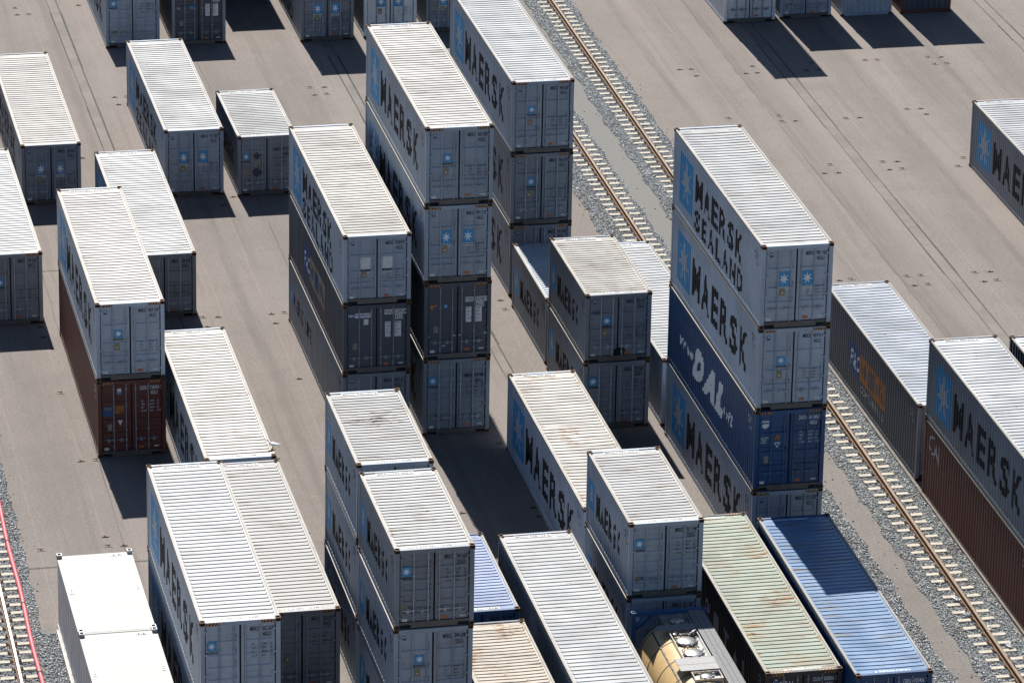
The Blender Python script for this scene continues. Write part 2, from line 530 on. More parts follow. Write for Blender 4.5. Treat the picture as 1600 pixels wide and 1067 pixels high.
@memo
def roof_mesh(L, H, var):
    rng = random.Random(var * 31 + int(L))
    b = MB(); h = W / 2 - 0.076; l = L / 2 - 0.02
    xs = [-h, -h + 0.05, -h + 0.085] + [(-h + 0.085) + (2 * h - 0.17) * k / 10 for k in range(1, 10)] + [h - 0.085, h - 0.05, h]
    hl = 0.40 if L == L40 else 0.36
    p0 = -l + hl; p1 = l - hl
    n = round((p1 - p0) / (0.270 if L == L40 else 0.217)); p = (p1 - p0) / n
    st = [(-l, 0)]
    for k in range(n):
        st += [(p0 + (k + 0.11) * p, 0), (p0 + (k + 0.165) * p, 1), (p0 + (k + 0.58) * p, 1), (p0 + (k + 0.80) * p, 0)]
    st += [(p1, 0), (l, 0)]
    zb = H - 0.046; hgt = 0.022
    # slow dents and bent bows
    ph = [rng.uniform(0, 6.28) for _ in range(8)]
    sag = [0.004, 0.009, 0.015, 0.007, 0.012][var % 5]
    dents = [(rng.uniform(-0.9, 0.9), rng.uniform(-l + 0.6, l - 0.6), rng.uniform(0.3, 0.6), rng.uniform(0.004, 0.014)) for _ in range(3 + 2 * (var % 3))]
    def dz(x, y):
        e = max(0.0, 1 - (x / h) ** 2) * max(0.0, min(1.0, (l - abs(y)) / 0.6))
        v = -sag * e * (0.6 + 0.5 * math.sin(y * 0.9 + ph[0]) + 0.3 * math.sin(y * 2.3 + ph[1] + x))
        for (cx, cy, r, d) in dents:
            v -= d * math.exp(-((x - cx) ** 2 + (y - cy) ** 2) / r ** 2) * e
        return v
    def dy(x, y):
        e = max(0.0, 1 - (x / h) ** 2) * max(0.0, min(1.0, (l - abs(y)) / 0.8))
        return sag * 1.6 * e * math.sin(y * 0.55 + ph[2])
    vs = []; fs = []
    nx = len(xs)
    for y, u in st:
        for i, x in enumerate(xs):
            rib = u if 2 <= i <= nx - 3 else 0
            vs.append((x, y + dy(x, y), zb + rib * hgt + dz(x, y)))
    for j in range(len(st) - 1):
        for i in range(nx - 1):
            fs.append((j * nx + i, j * nx + i + 1, (j + 1) * nx + i + 1, (j + 1) * nx + i))
    b.add(vs, fs)
    # doubler plates at the four corners and welded headers
    for sx in (-1, 1):
        for sy in (-1, 1):
            x0, x1 = sorted((sx * (h - 0.10), sx * (h - 0.46))); y0, y1 = sorted((sy * (l - 0.16), sy * (l - 0.34)))
            b.box(x0, x1, y0, y1, zb - 0.02, zb + 0.006)
    return b.mesh('roof', [M['roof_grey']])

@memo
def cast_mesh():
    """corner casting with oval holes (top, front and outer side); origin at its outer top corner, x and y inwards"""
    bm = bmesh.new()
    bmesh.ops.create_cube(bm, size=1.0)
    for v in bm.verts:
        v.co = Vector(((v.co.x + 0.5) * 0.162, (v.co.y + 0.5) * 0.178, (v.co.z - 0.5) * 0.118))
    bm.faces.ensure_lookup_table()
    dark = []
    for f in list(bm.faces):
        n = f.normal
        if n.z > 0.5 or n.y < -0.5 or n.x < -0.5 or n.z < -0.5:
            r = bmesh.ops.inset_individual(bm, faces=[f], thickness=0.036 if abs(n.z) > 0.5 else 0.033)
            ex = bmesh.ops.extrude_discrete_faces(bm, faces=[f])
            nf = ex['faces'][0]
            bmesh.ops.translate(bm, verts=nf.verts, vec=-n * 0.03)
            nf.material_index = 1
            for e in nf.edges:
                for g in e.link_faces:
                    g.material_index = 1
    me = bpy.data.meshes.new('corner_casting')
    bm.to_mesh(me); bm.free()
    me.materials.append(M['cast']); me.materials.append(M['castdark'])
    return me

DOORZ = {'bands': [(0.745, 0.805), (0.475, 0.535), (0.275, 0.335)],
         'ribs': [(0.80, 0.88), (0.62, 0.70), (0.46, 0.54), (0.30, 0.38), (0.12, 0.20)],
         'flat': []}
@memo
def door_mesh(L, H, kind, side):
    """one door leaf (side -1 left, +1 right): pressed panel, steel edge, hinges"""
    b = MB(); y = -L / 2 + 0.068; z0 = 0.222; z1 = H - 0.168
    xo = W / 2 - 0.182; xi = 0.030
    a, c = (-xo, -xi) if side < 0 else (xi, xo)
    ea, ec = a + 0.075, c - 0.075
    b.box(a, ea, y - 0.004, y + 0.05, z0, z1); b.box(ec, c, y - 0.004, y + 0.05, z0, z1)
    b.box(ea, ec, y - 0.004, y + 0.05, z0, z0 + 0.07); b.box(ea, ec, y - 0.004, y + 0.05, z1 - 0.07, z1)
    prof = [(z0 + 0.07, 0.0)]
    hh = z1 - z0
    d = 0.036 if kind == 'bands' else 0.03
    for (p, q) in sorted(DOORZ[kind]):
        zp, zq = z0 + p * hh, z0 + q * hh
        prof += [(zp - 0.018, 0.0), (zp, d), (zq, d), (zq + 0.032, 0.0)]
    prof.append((z1 - 0.07, 0.0))
    vs = []
    for z, i in prof:
        vs += [(ea, y + i, z), (ec, y + i, z)]
    b.add(vs, [(2 * k, 2 * k + 1, 2 * k + 3, 2 * k + 2) for k in range(len(prof) - 1)])
    for f in (0.06, 0.36, 0.63, 0.93):                                   # hinges
        z = z0 + f * hh
        x0, x1 = (a - 0.085, a + 0.05) if side < 0 else (c - 0.05, c + 0.085)
        b.box(x0, x1, y - 0.045, y - 0.006, z - 0.028, z + 0.028)
    for g in (0.16, 0.5, 0.84):                                          # drain tabs and holdback on the inner edge
        x = -0.10 if side < 0 else 0.10
        b.box(x - 0.03, x + 0.03, y - 0.02, y - 0.005, z0 + g * hh - 0.05, z0 + g * hh + 0.05)
    return b.mesh('door', [M['grey']])

@memo
def gasket_mesh(L, H):
    b = MB(); y = -L / 2 + 0.128
    b.box(-W / 2 + 0.151, W / 2 - 0.151, y, y + 0.02, 0.206, H - 0.146)
    return b.mesh('gasket', [M['gasket']])

@memo
def bar_mesh(L, H):
    b = MB(); y = -L / 2 + 0.040; z0 = 0.12; z1 = H - 0.06
    b.bar((0, y, z0), (0, y, z1), 0.021, 8)
    for z in (z0 + 0.03, z1 - 0.05):
        b.box(-0.045, 0.045, y - 0.012, y + 0.03, z - 0.05, z + 0.04)
    for f in (0.10, 0.33, 0.66, 0.90):
        z = z0 + f * (z1 - z0)
        b.box(-0.038, 0.038, y - 0.014, y + 0.03, z - 0.022, z + 0.022)
    return b.mesh('locking_bar', [M['bar']])

@memo
def handle_mesh(L, H, d):
    b = MB(); y = -L / 2 + 0.030; z = H * 0.225
    b.beam((0.0, y - 0.018, z), (d * 0.33, y - 0.020, z + 0.012), 0.022, 0.034)
    b.box(d * 0.18 - 0.045, d * 0.18 + 0.045, y - 0.006, y + 0.022, z - 0.085, z - 0.02)
    b.box(d * 0.18 - 0.03, d * 0.18 + 0.03, y - 0.006, y + 0.022, z + 0.03, z + 0.07)
    b.box(-0.03, 0.03, y - 0.03, y + 0.0, z - 0.04, z + 0.04)
    return b.mesh('handle', [M['bar']])

@memo
def hazard_mesh(L, H, sx, where):
    """height warning stripes on the header of the doors (where 0) and on the roof ends (-1, 1)"""
    b = MB(); y = -L / 2 + 0.0095
    if where == 0:
        c = sx * (W / 2 - 0.39)
        b.add([(c - 0.2, y, H - 0.13), (c + 0.2, y, H - 0.13), (c + 0.2, y, H - 0.05), (c - 0.2, y, H - 0.05)], [(0, 1, 2, 3)], 1)
        for k in range(4):
            x = c - 0.19 + k * 0.098
            b.add([(x, y - 0.002, H - 0.13), (x + 0.045, y - 0.002, H - 0.13), (x + 0.085, y - 0.002, H - 0.05), (x + 0.04, y - 0.002, H - 0.05)], [(0, 1, 2, 3)], 0)
    else:
        c = sx * (W / 2 - 0.50)
        for k in range(5):
            x = c - 0.22 + k * 0.098; yy = where * (L / 2 - 0.05)
            b.add([(x, yy - 0.028, H - 0.0165), (x + 0.045, yy - 0.028, H - 0.0165), (x + 0.07, yy + 0.028, H - 0.0165), (x + 0.025, yy + 0.028, H - 0.0165)], [(0, 1, 2, 3)], 0)
    return b.mesh('hazard_stripes', [M['hazard'], M['letter']])

def number_mesh(L, H, num, size, m, boxed, data, big=0.145, lower=0.0):
    """owner number, type code and weight table on the right door, as separate pieces"""
    b = MB(); y = -L / 2 + 0.060; out = []
    zt = H - 0.26 - lower
    parts = num.split(' ', 1)
    def blk(x0, x1, z0, z1):
        if boxed:
            put_door(b, rect(x0 - 0.02, x1 + 0.02, z0 - 0.02, z1 + 0.02), y + 0.0015, 1)
    for txt, x0, x1, z0 in ((parts[0], 0.30, 0.56, zt - big), (parts[1], 0.66, 1.06, zt - big), (size, 0.68, 0.92, zt - 2.35 * big)):
        blk(x0, x1, z0, z0 + big)
        put_door(b, fit(txt, x0, x1, z0, z0 + big, 0.012), y - 0.001, 0)
    out.append(('owner_number', b.mesh('owner_number', [m, M['stick_w']]))); b = MB()
    zt = H * (0.47 if data == 'low' else 0.70) - lower * 0.5
    step = 0.085
    rows = [('MGW', '32500', 'KG'), ('TARE', '3890', 'KG'), ('NET', '28610', 'KG'), ('CU.CAP', '76.4', 'CU.M')]
    if data == 'high':
        step = 0.10
    if boxed:
        put_door(b, rect(0.30, 0.50, zt - 5 * step, zt + 0.08), y + 0.0015, 1)
        put_door(b, rect(0.64, 0.88, zt - 5 * step, zt + 0.08), y + 0.0015, 1)
    for k, (a, v, u) in enumerate(rows):
        z = zt - k * step * 1.25
        hgt = step * 0.62
        put_door(b, fit(a, 0.34, 0.34 + 0.03 * len(a), z, z + hgt), y - 0.001, 0)
        put_door(b, fit(v, 0.64, 0.64 + 0.035 * len(v), z, z + hgt), y - 0.001, 0)
        put_door(b, fit(u, 0.90, 0.90 + 0.035 * len(u), z, z + hgt), y - 0.001, 0)
    out.append(('weight_table', b.mesh('weight_table', [m, M['stick_w']])))
    return out

@memo
def emblem_mesh(L, H, kind):
    """emblems and lettering on the left door (and its twin on the right door): list of (name, mesh, on the right door)"""
    out = []
    def done(name, right=False):
        nonlocal b
        if b.v:
            out.append((name, b.mesh(name, mats), right))
        b = MB()
    b = MB(); y = -L / 2 + 0.058
    mats = [M['star_blue'], M['white_l'], M['letter'], M['stick_w'], M['flagblue'], M['tan'], M['orange']]
    def one(cx, cz, s, txt=True):
        put_door(b, rect(cx - s / 2, cx + s / 2, cz - s / 2, cz + s / 2), y, 0)
        put_door(b, star(cx, cz, s * 0.44, s * 0.44, 0.40), y - 0.002, 1)
        if txt:
            put_door(b, fit('MAERSK', cx - s * 0.66, cx + s * 0.66, cz - s * 0.5 - 0.105, cz - s * 0.5 - 0.035, 0.02), y, 2)
    if kind == 'mid':
        one(-0.42, H * 0.60, 0.30)
    elif kind == 'left':
        one(-0.86, H * 0.715, 0.30)
    elif kind == 'left_low':
        one(-0.86, H * 0.655, 0.28)
    elif kind in ('pair', 'pair_white', 'pair_faded', 'pair_blank'):
        if kind == 'pair_faded':
            mats[0] = M['star_pale']
        for cx in (-0.425, 0.365):
            z0, z1 = H * 0.50, H * 0.675
            if kind == 'pair_blank':
                mats[0] = M['stick_w']
                put_door(b, rect(cx - 0.19, cx + 0.19, z0 + 0.02, z1), y, 3)
            else:
                put_door(b, rect(cx - 0.19, cx + 0.19, z0, z1), y, 0)
                put_door(b, star(cx, (z0 + z1) / 2, 0.175, 0.21, 0.38), y - 0.002, 1)
            done('emblem', cx > 0)
            if kind == 'pair_white':
                put_door(b, rect(cx - 0.19, cx + 0.19, z0 - 0.10, z0 - 0.001), y, 3)
                put_door(b, fit('MAERSK', cx - 0.18, cx + 0.18, z0 - 0.075, z0 - 0.015, 0.02), y - 0.002, 2)
            else:
                c = 2 if kind == 'pair_blank' else 1
                put_door(b, fit('MAERSK', cx - 0.20, cx + 0.20, z0 - 0.075, z0 - 0.012, 0.015), y, c)
                put_door(b, fit('SEALAND', cx - 0.18, cx + 0.18, z0 - 0.15, z0 - 0.09, 0.015), y, 1)
            done('lettering', cx > 0)
    elif kind == 'flag':
        zc = H - 0.42
        put_door(b, rect(-1.03, -0.78, zc - 0.085, zc + 0.085), y, 4)
        put_door(b, fit('P&O', -1.02, -0.79, zc - 0.05, zc + 0.05, 0.01), y - 0.002, 1)
        put_door(b, rect(-0.779, -0.22, zc - 0.085, zc + 0.085), y, 3)
        put_door(b, fit('Nedlloyd', -0.76, -0.24, zc - 0.055, zc + 0.06, 0.02), y - 0.002, 4)
        done('nameplate')
        put_door(b, rect(-0.47, -0.30, zc - 0.36, zc - 0.14), y, 3)
        done('sticker')
    elif kind == 'pon':
        zc = H * 0.69
        put_door(b, rect(-0.88, -0.70, zc - 0.085, zc + 0.0), y, 4)
        put_door(b, rect(-0.88, -0.70, zc + 0.001, zc + 0.06), y, 6)
        put_door(b, rect(-0.99, -0.881, zc - 0.12, zc + 0.06), y, 6)
        done('emblem')
        put_door(b, rect(-0.50, -0.36, zc - 0.06, zc + 0.06), y, 0)
        put_door(b, fit('P', -0.46, -0.40, zc - 0.04, zc + 0.04, 0.02), y - 0.002, 1)
        done('sticker')
        for x, z in ((-1.05, 0.30), (-0.12, 0.30), (0.10, 0.30), (1.02, 0.31), (-0.5, 0.17)):
            put_door(b, rect(x - 0.055, x + 0.055, H * z - 0.02, H * z + 0.02), y, 3)
            done('sticker', x > 0)
    elif kind == 'banner':
        zc = H * 0.685
        put_door(b, rect(-0.84, -0.58, zc - 0.10, zc + 0.0), y, 4)
        put_door(b, rect(-0.98, -0.85, zc - 0.1, zc + 0.0), y, 5)
        done('emblem')
        put_door(b, rect(-0.40, -0.25, zc - 0.10, zc + 0.04), y, 0)
        done('sticker')
    elif kind == 'dal':
        put_door(b, fit('DAL', -0.98, -0.70, H - 0.44, H - 0.36, 0.05, 0.4), y, 1)
        put_door(b, ([(-0.97, H - 0.52), (-0.93, H - 0.62), (-0.82, H - 0.66), (-0.72, H - 0.56), (-0.72, H - 0.49), (-0.86, H - 0.48)], [(0, 1, 2, 3, 4, 5)]), y, 1)
        done('emblem')
        for k, t_ in enumerate(('DEUTSCHE', 'AFRIKA', 'LINIEN')):
            put_door(b, fit(t_, -1.0, -1.0 + 0.035 * len(t_), H - 1.02 - 0.08 * k, H - 0.965 - 0.08 * k, 0.01, 0.3), y, 1)
        done('lettering')
        put_door(b, ([(-0.53, H * 0.63), (-0.31, H * 0.63), (-0.42, H * 0.70)], [(0, 1, 2)]), y, 6)
        put_door(b, ([(-0.45, H * 0.637), (-0.39, H * 0.637), (-0.42, H * 0.67)], [(0, 1, 2)]), y - 0.002, 2)
        done('warning_sign')
        put_door(b, ([(-0.53, H * 0.595), (-0.42, H * 0.53), (-0.31, H * 0.595)], [(0, 1, 2)]), y, 1)
        put_door(b, ([(-0.49, H * 0.585), (-0.42, H * 0.548), (-0.35, H * 0.585)], [(0, 1, 2)]), y - 0.002, 4)
    elif kind == 'gold':
        zc = H * 0.60
        put_door(b, rect(-1.03, -0.68, zc - 0.20, zc + 0.17), y, 4)
        put_door(b, fit('GOLD', -1.01, -0.70, zc + 0.05, zc + 0.14, 0.03), y - 0.002, 5)
        done('nameplate')
        put_door(b, rect(-0.58, -0.28, zc - 0.09, zc + 0.19), y, 6)
        for k, t_ in enumerate(('CAUTION', 'HIGH', 'TRAILER')):
            put_door(b, fit(t_, -0.56, -0.30, zc + 0.12 - 0.09 * k, zc + 0.175 - 0.09 * k, 0.02), y - 0.002, 2)
        done('warning_sign')
        put_door(b, ([(-0.50, H * 0.475), (-0.41, H * 0.405), (-0.32, H * 0.475)], [(0, 1, 2)]), y, 3)
        done('warning_sign')
        put_door(b, rect(-0.50, -0.36, H * 0.83, H * 0.89), y, 3)
        put_door(b, rect(-0.485, -0.375, H * 0.815, H * 0.85), y - 0.002, 0)
    elif kind == 'capital':
        put_door(b, fit('CAPITAL', -1.02, -0.28, H - 0.52, H - 0.34, 0.0), y, 1)
    done('emblem')
    return out

@memo
def sticker_mesh(L, H, kind, k):
    """k-th sticker or plate of a door pair"""
    y = -L / 2 + 0.0575
    base = [[(rect(-0.98, -0.82, H * 0.085, H * 0.12), 1)], [(rect(0.78, 0.96, H * 0.105, H * 0.122), 1)], [(rect(0.24, 0.43, H * 0.095, H * 0.128), 2)]]
    if kind == 'a':
        base += [[(rect(-0.56, -0.38, H * 0.385, H * 0.475), 0), (rect(-0.50, -0.44, H * 0.41, H * 0.425), 1)],
                 [(rect(-0.93, -0.82, H * 0.855, H * 0.91), 3), (rect(-0.91, -0.84, H * 0.885, H * 0.90), 1)]]
    elif kind == 'b':
        base += [[(rect(-0.97, -0.80, H * 0.215, H * 0.28), 0)], [(rect(-0.78, -0.72, H * 0.245, H * 0.28), 3)], [(rect(-0.55, -0.25, H * 0.262, H * 0.267), 4)]]
    else:
        base += [[(rect(-0.86, -0.70, H * 0.345, H * 0.43), 4)]]
    if k >= len(base):
        return None
    b = MB()
    for i, (sh, m) in enumerate(base[k]):
        put_door(b, sh, y - 0.002 * i, m)
    return b.mesh('sticker', [M['plate'], M['stick_w'], M['stick_o'], M['stick_b'], M['plate_grey']])

def roof_number(L, H, num, sy, m=None):
    """owner number painted at both ends of the roof, each way up to the reader at that end"""
    b = MB(); z = H - 0.0305
    s = num.replace('  ', ' ')
    if True:
        w_ = 0.62 if L == L40 else 0.60
        yc = sy * (L / 2 - 0.24 + (0.02 if L == L20 else 0))
        x0 = 0.0 if sy < 0 else -0.12
        b.add([(x0 - w_, yc - 0.095, z - 0.004), (x0 + w_, yc - 0.095, z - 0.004), (x0 + w_, yc + 0.095, z - 0.004), (x0 - w_, yc + 0.095, z - 0.004)], [(0, 1, 2, 3)], 1)
        vs, fs = fit(s, -w_ + 0.05, w_ - 0.05, -0.06, 0.06, 0.012)
        if sy > 0:
            b.add([(x0 + x, yc + q, z) for x, q in vs], fs, 0)
        else:
            b.add([(x0 - x, yc - q, z) for x, q in vs], fs, 0)
    return b.mesh('roof_lettering', [m or M['roof_l'], M['roof_lw']])

# ------------------------------------------------------------------ a container
CONT = []
_rv = [0]
def container(x, y, z, yaw, L, H, label, paint_='grey', roof='roof_grey', door='bands', number='MSKU 317 204 5', emblem='mid',
              side='one', hazard=None, letter='letter', boxed=False, data='low', sticker='a', flip=False, rv=None, bars=None, roofnum=True,
              detail=True, sidepaint=None, framepaint=None, lower=0.0, group=None):
    """(x, y) is the left corner at the door end, the doors look towards -y (away from it when flipped)"""
    ca, sa = math.cos(yaw), math.sin(yaw)
    cx = x + ca * W / 2 - sa * L / 2; cy = y + sa * W / 2 + ca * L / 2
    t = thing('shipping_container', label, 'shipping container', (cx, cy, z), yaw + (math.pi if flip else 0), group)
    p = M[paint_]; sp = M[sidepaint] if sidepaint else p
    fp = M[framepaint] if framepaint else p
    own_mats(link('frame', frame_mesh(L, H), t), [fp, fp, M['rail'], M['rail_dark'], M['wood']])
    h, l = W / 2, L / 2
    for sx in (-1, 1):
        for sy in (-1, 1):
            for top in (1, 0):
                c = link('corner_casting', cast_mesh(), t, (sx * (h + 0.002), sy * (l + 0.002), H if top else 0.0))
                c.scale = (-sx, -sy, 1 if top else -1)
    for sx in (-1, 1):
        o = own_mats(link('side_wall', side_mesh(L, H, sx), t), [sp])
        if sx < 0 and not flip:
            for nm, me in (side_marks(side, L, H) if side else []):
                link(nm, me, o)
    own_mats(link('end_wall', end_mesh(L, H), t), [p])
    if rv is None:
        rv = _rv[0] % 5; _rv[0] += 1
    ro = own_mats(link('roof', roof_mesh(L, H, rv), t), [M[roof]])
    if roofnum:
        lm = M['white_l'] if roof in ('roof_pale_blue', 'roof_green') else M['roof_l']
        for sy in (-1, 1):
            rl = link('roof_lettering', roof_number(L, H, number, sy, lm), ro)
            if roof in ('roof_pale_blue', 'roof_green'):
                own_mats(rl, [lm, M[roof]])
    link('gasket', gasket_mesh(L, H), t)
    if hazard is None:
        hazard = H == HC
    if hazard:
        for sx in (-1, 1):
            for wh in (0, -1, 1):
                link('hazard_stripes', hazard_mesh(L, H, sx, wh), t)
    if flip:
        return t
    bm_ = bars or M['bar']
    rightdoor = None
    for side_, xs in ((1, (0.15, 0.60)), (-1, (-0.63, -0.19))):
        d = own_mats(link('door', door_mesh(L, H, door, side_), t), [p])
        for i, xx in enumerate(xs):
            lb = own_mats(link('locking_bar', bar_mesh(L, H), d, (xx, 0, 0)), [bm_])
            hd = own_mats(link('handle', handle_mesh(L, H, -1 if side_ < 0 else 1), d, (xx, 0, 0)), [bm_])
        if side_ > 0:
            rightdoor = d
            for nm, me in number_mesh(L, H, number, '45G1' if (H == HC and L == L40) else ('42G1' if L == L40 else '22G1'), M[letter], boxed, data, lower=lower):
                link(nm, me, d)
        else:
            em = emblem_mesh(L, H, emblem)
            for nm, me, right in em:
                link(nm, me, rightdoor if right else d)
            for k_ in range(6):
                me = sticker_mesh(L, H, sticker, k_)
                if me: link('sticker', me, rightdoor if k_ in (1, 2) else d)
    CONT.append(t)
    return t

GAP = 0.02
def hash_of(t_):
    return sum(ord(ch) * (i + 1) for i, ch in enumerate(t_))
def stack(x, y, yaw, L, tiers):
    z = 0.0; out = []
    for tr in tiers:
        tr = dict(tr); H = tr.pop('H'); jit = random.Random(hash_of(tr['label'])).uniform(-0.018, 0.018); n = tr.pop('label'); dx = tr.pop('dx', 0); dyy = tr.pop('dy', 0)
        out.append(container(x + dx + (jit if z else 0), y + dyy, z, R(yaw), L, H, n, **tr))
        z += H + GAP
    return out
G_ = 'shipping containers stacked and standing in the yard'
def K(H, label, **kw):
    return dict(H=H, label=label, group=G_, **kw)

barb = M['bar_grey'] = paint('grey bar paint', (0.33, 0.37, 0.42), 0.45, 0.5, 0.3)
baru = M['bar_blue'] = paint('blue bar paint', (0.05, 0.12, 0.24), 0.5, 0.1, 0.2)
NH = dict(hazard=False)

# --- tall right-hand stack
stack(7.43, 7.66, 0.0, L40, [
    K(HC, 'grey container at the foot of the four-high stack with the blue container', number='MRKU 372 523 1', emblem='mid', side='one', bars=barb),
    K(HC, 'blue container with large www.DAL.biz lettering, second from the ground', paint_='blue', side='dal', emblem='dal', number='DAYU 611404 0', letter='white_l', data='high', bars=baru, roof='roof_pale_blue', sticker='c'),
    K(HC, 'grey container numbered MRKU 459 911 7, resting on the blue DAL container', number='MRKU 459 911 7', emblem='mid', side='one', bars=barb, paint_='grey_pale'),
    K(HC, 'topmost container of the stack holding the blue DAL one, two star squares on doors', number='MSKU 901 162 9', emblem='pair', side='two', bars=barb, paint_='grey_pale', roof='roof_grey', rv=4, roofnum=False, hazard=False)])
# --- tall centre stack
stack(-1.19, 21.14, -0.2, L40, [
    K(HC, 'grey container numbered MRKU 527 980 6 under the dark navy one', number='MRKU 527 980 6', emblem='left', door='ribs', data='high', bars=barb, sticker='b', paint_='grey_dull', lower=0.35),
    K(HC, 'dark navy container with white plates and pale bars, third from the top', paint_='navy', number='PONU 820938 0', emblem='pon', door='flat', letter='letter', boxed=True, data='high', side='none', sticker='c', lower=0.35),
    K(HC, 'grey container with two white-footed star panels, resting on the dark navy one', number='MSKU 991 715 1', emblem='pair_white', side='one_fade', bars=barb, paint_='grey'),
    K(HC, 'topmost container numbered MSKU 065 058 9 of the tall stack in the centre', number='MSKU 065 058 9', emblem='mid', side='one', bars=barb, paint_='grey', roof='roof_cream', rv=0)])
# --- stack left of the centre one
stack(-4.13, 21.04, -0.12, L40, [
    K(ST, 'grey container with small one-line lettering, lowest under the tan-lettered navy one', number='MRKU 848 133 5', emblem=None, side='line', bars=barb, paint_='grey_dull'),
    K(ST, 'navy container with a tan lettering block on its side and rust patches on its doors', paint_='navy', number='PONU 123052 1', emblem='flag', side='flag', door='flat', boxed=True, data='high', sticker='c', **NH),
    K(ST, 'grey container with two blank white squares on its doors', number='MSKU 930475 4', emblem='pair_blank', side='two', bars=barb, paint_='grey', roof='roof_cream', rv=3, roofnum=False, **NH)])
# --- stack behind the centre one
stack(4.72, 34.36, 0.08, L40, [
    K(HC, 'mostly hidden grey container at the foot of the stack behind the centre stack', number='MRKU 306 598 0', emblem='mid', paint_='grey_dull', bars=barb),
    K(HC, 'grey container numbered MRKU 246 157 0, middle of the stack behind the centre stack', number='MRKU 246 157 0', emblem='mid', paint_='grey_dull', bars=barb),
    K(HC, 'topmost container numbered MRKU 440 565 4, its white roof leaving the top edge', number='MRKU 440 565 4', emblem='mid', paint_='grey', bars=barb, roof='roof_clean', rv=1)])
# --- short containers in the middle
st = stack(4.59, 20.68, 0.22, L20, [
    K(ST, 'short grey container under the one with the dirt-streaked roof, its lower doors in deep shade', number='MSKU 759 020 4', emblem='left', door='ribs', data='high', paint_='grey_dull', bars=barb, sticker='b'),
    K(ST, 'short dull grey container with a dirt-streaked roof and a black scorch mark on its doors', number='MSKU 582 617 6', emblem='mid', paint_='grey_dull', bars=barb, roof='roof_dirty', rv=2, sticker='a')])
b = MB(); rng = random.Random(5)
pts = [(0.03 + 0.30 * (0.6 + 0.4 * rng.random()) * math.cos(k * 0.42), 0.30 + 0.26 * (0.55 + 0.45 * rng.random()) * math.sin(k * 0.42)) for k in range(15)]
b.add([(x, -L20 / 2 + 0.0595, z) for x, z in pts], [tuple(range(15))])  # irregular flat black polygon low on the doors
link('black_mark', b.mesh('black_mark', [M['dull_black']]), st[1])
b = MB()
put_door(b, fit('14582', -1.0, -0.66, ST * 0.70, ST * 0.755, -0.005, 0.3), -L20 / 2 + 0.0565, 0)
link('scribble', b.mesh('scribble', [M['letter']]), st[1])
stack(4.61, 27.23, 0.06, L20, [K(ST, 'short container whose roof is half shaded, left behind the dirt-streaked one', number='MSKU 583 190 2', emblem='left', paint_='grey_dull', bars=barb, roof='roof_bluegrey', rv=0)])
stack(7.47, 20.6, 0.15, L40, [K(ST, 'long white-roofed container between the dirt-streaked short one and the four-high stack', number='MSKU 620 771 8', emblem='left', paint_='grey_pale', bars=barb, roof='roof_clean', rv=3, side='none', **NH)])
# --- foreground, right of the middle aisle
stack(1.56, 7.26, 0.17, L40, [K(HC, 'long container with rust spots all over its white roof, standing alone on the ground', number='MSKU 025 667 0', emblem='mid', roof='roof_rusty', rv=2, bars=barb, paint_='grey_pale')])
# the bent seam across that roof
hh_roof = next(c for c in CONT[-1].children if c.name.startswith('roof'))
b = MB(); n_ = 12
for k in range(n_):
    x0, x1 = -1.10 + 2.2 * k / n_, -1.10 + 2.2 * (k + 1) / n_
    za, zb_ = [HC - 0.030 + 0.014 * math.sin(3.1 * (x + 1.1) / 2.2) for x in (x0, x1)]
    ya, yb = [1.20 + 0.03 * math.sin(2.2 * x) for x in (x0, x1)]
    b.add([(x0, ya - 0.10, HC - 0.05), (x1, yb - 0.10, HC - 0.05), (x1, yb, zb_), (x0, ya, za), (x0, ya + 0.09, HC - 0.05), (x1, yb + 0.09, HC - 0.05)], [(0, 1, 2, 3), (3, 2, 5, 4)])
link('seam', b.mesh('seam', [M['roof_rusty']]), hh_roof)
stack(1.50, 0.68, 0.14, L20, [
    K(ST, 'short grey container under the one numbered MRKU 931 194 3, behind the cream tank', number='MRKU 931 507 2', emblem='left', door='ribs', data='high', bars=barb, sticker='b'),
    K(ST, 'short grey container numbered MRKU 931 194 3, stacked above the cream tank', number='MRKU 931 194 3', emblem='left', door='ribs', data='high', bars=barb, roof='roof_dull', rv=0, sticker='b', paint_='grey')])
stack(4.49, -5.35, -0.2, L40, [K(ST, 'charcoal container with a pale green rust-streaked roof', paint_='black', roof='roof_green', rv=4, number='CLHU 858866 0', emblem='capital', side='capital', letter='white_l', door='bands', hazard=True)])
stack(7.01, -6.58, -0.24, L40, [K(HC, 'blue container with a bare blue roof half covered by shadow', paint_='blue', roof='roof_pale_blue', rv=2, number='CRXU 933406 7', emblem=None, side='none', letter='white_l', door='bands', **NH)])
stack(-1.65, -6.49, 0.0, L40, [K(HC, 'clean white-roofed long container in the foreground, left of the cream tank', number='MRKU 038 106 8', emblem='left', side='none', roof='roof_clean', rv=0, paint_='grey')])
stack(-4.42, 0.61, 0.0, L20, [K(ST, 'short container with a plain light blue roof beside the foreground stack', paint_='blue', roof='roof_blue', rv=3, number='MAEU 702 318 4', emblem=None, side='none', bars=baru, **NH)])
stack(-4.47, -6.22, 0.0, L20, [K(ST, 'short container with a brown rust-streaked cream roof at the bottom edge', paint_='navy', roof='roof_brown', rv=2, number='CLHU 305 118 2', emblem=None, side='none', roofnum=False, **NH)])
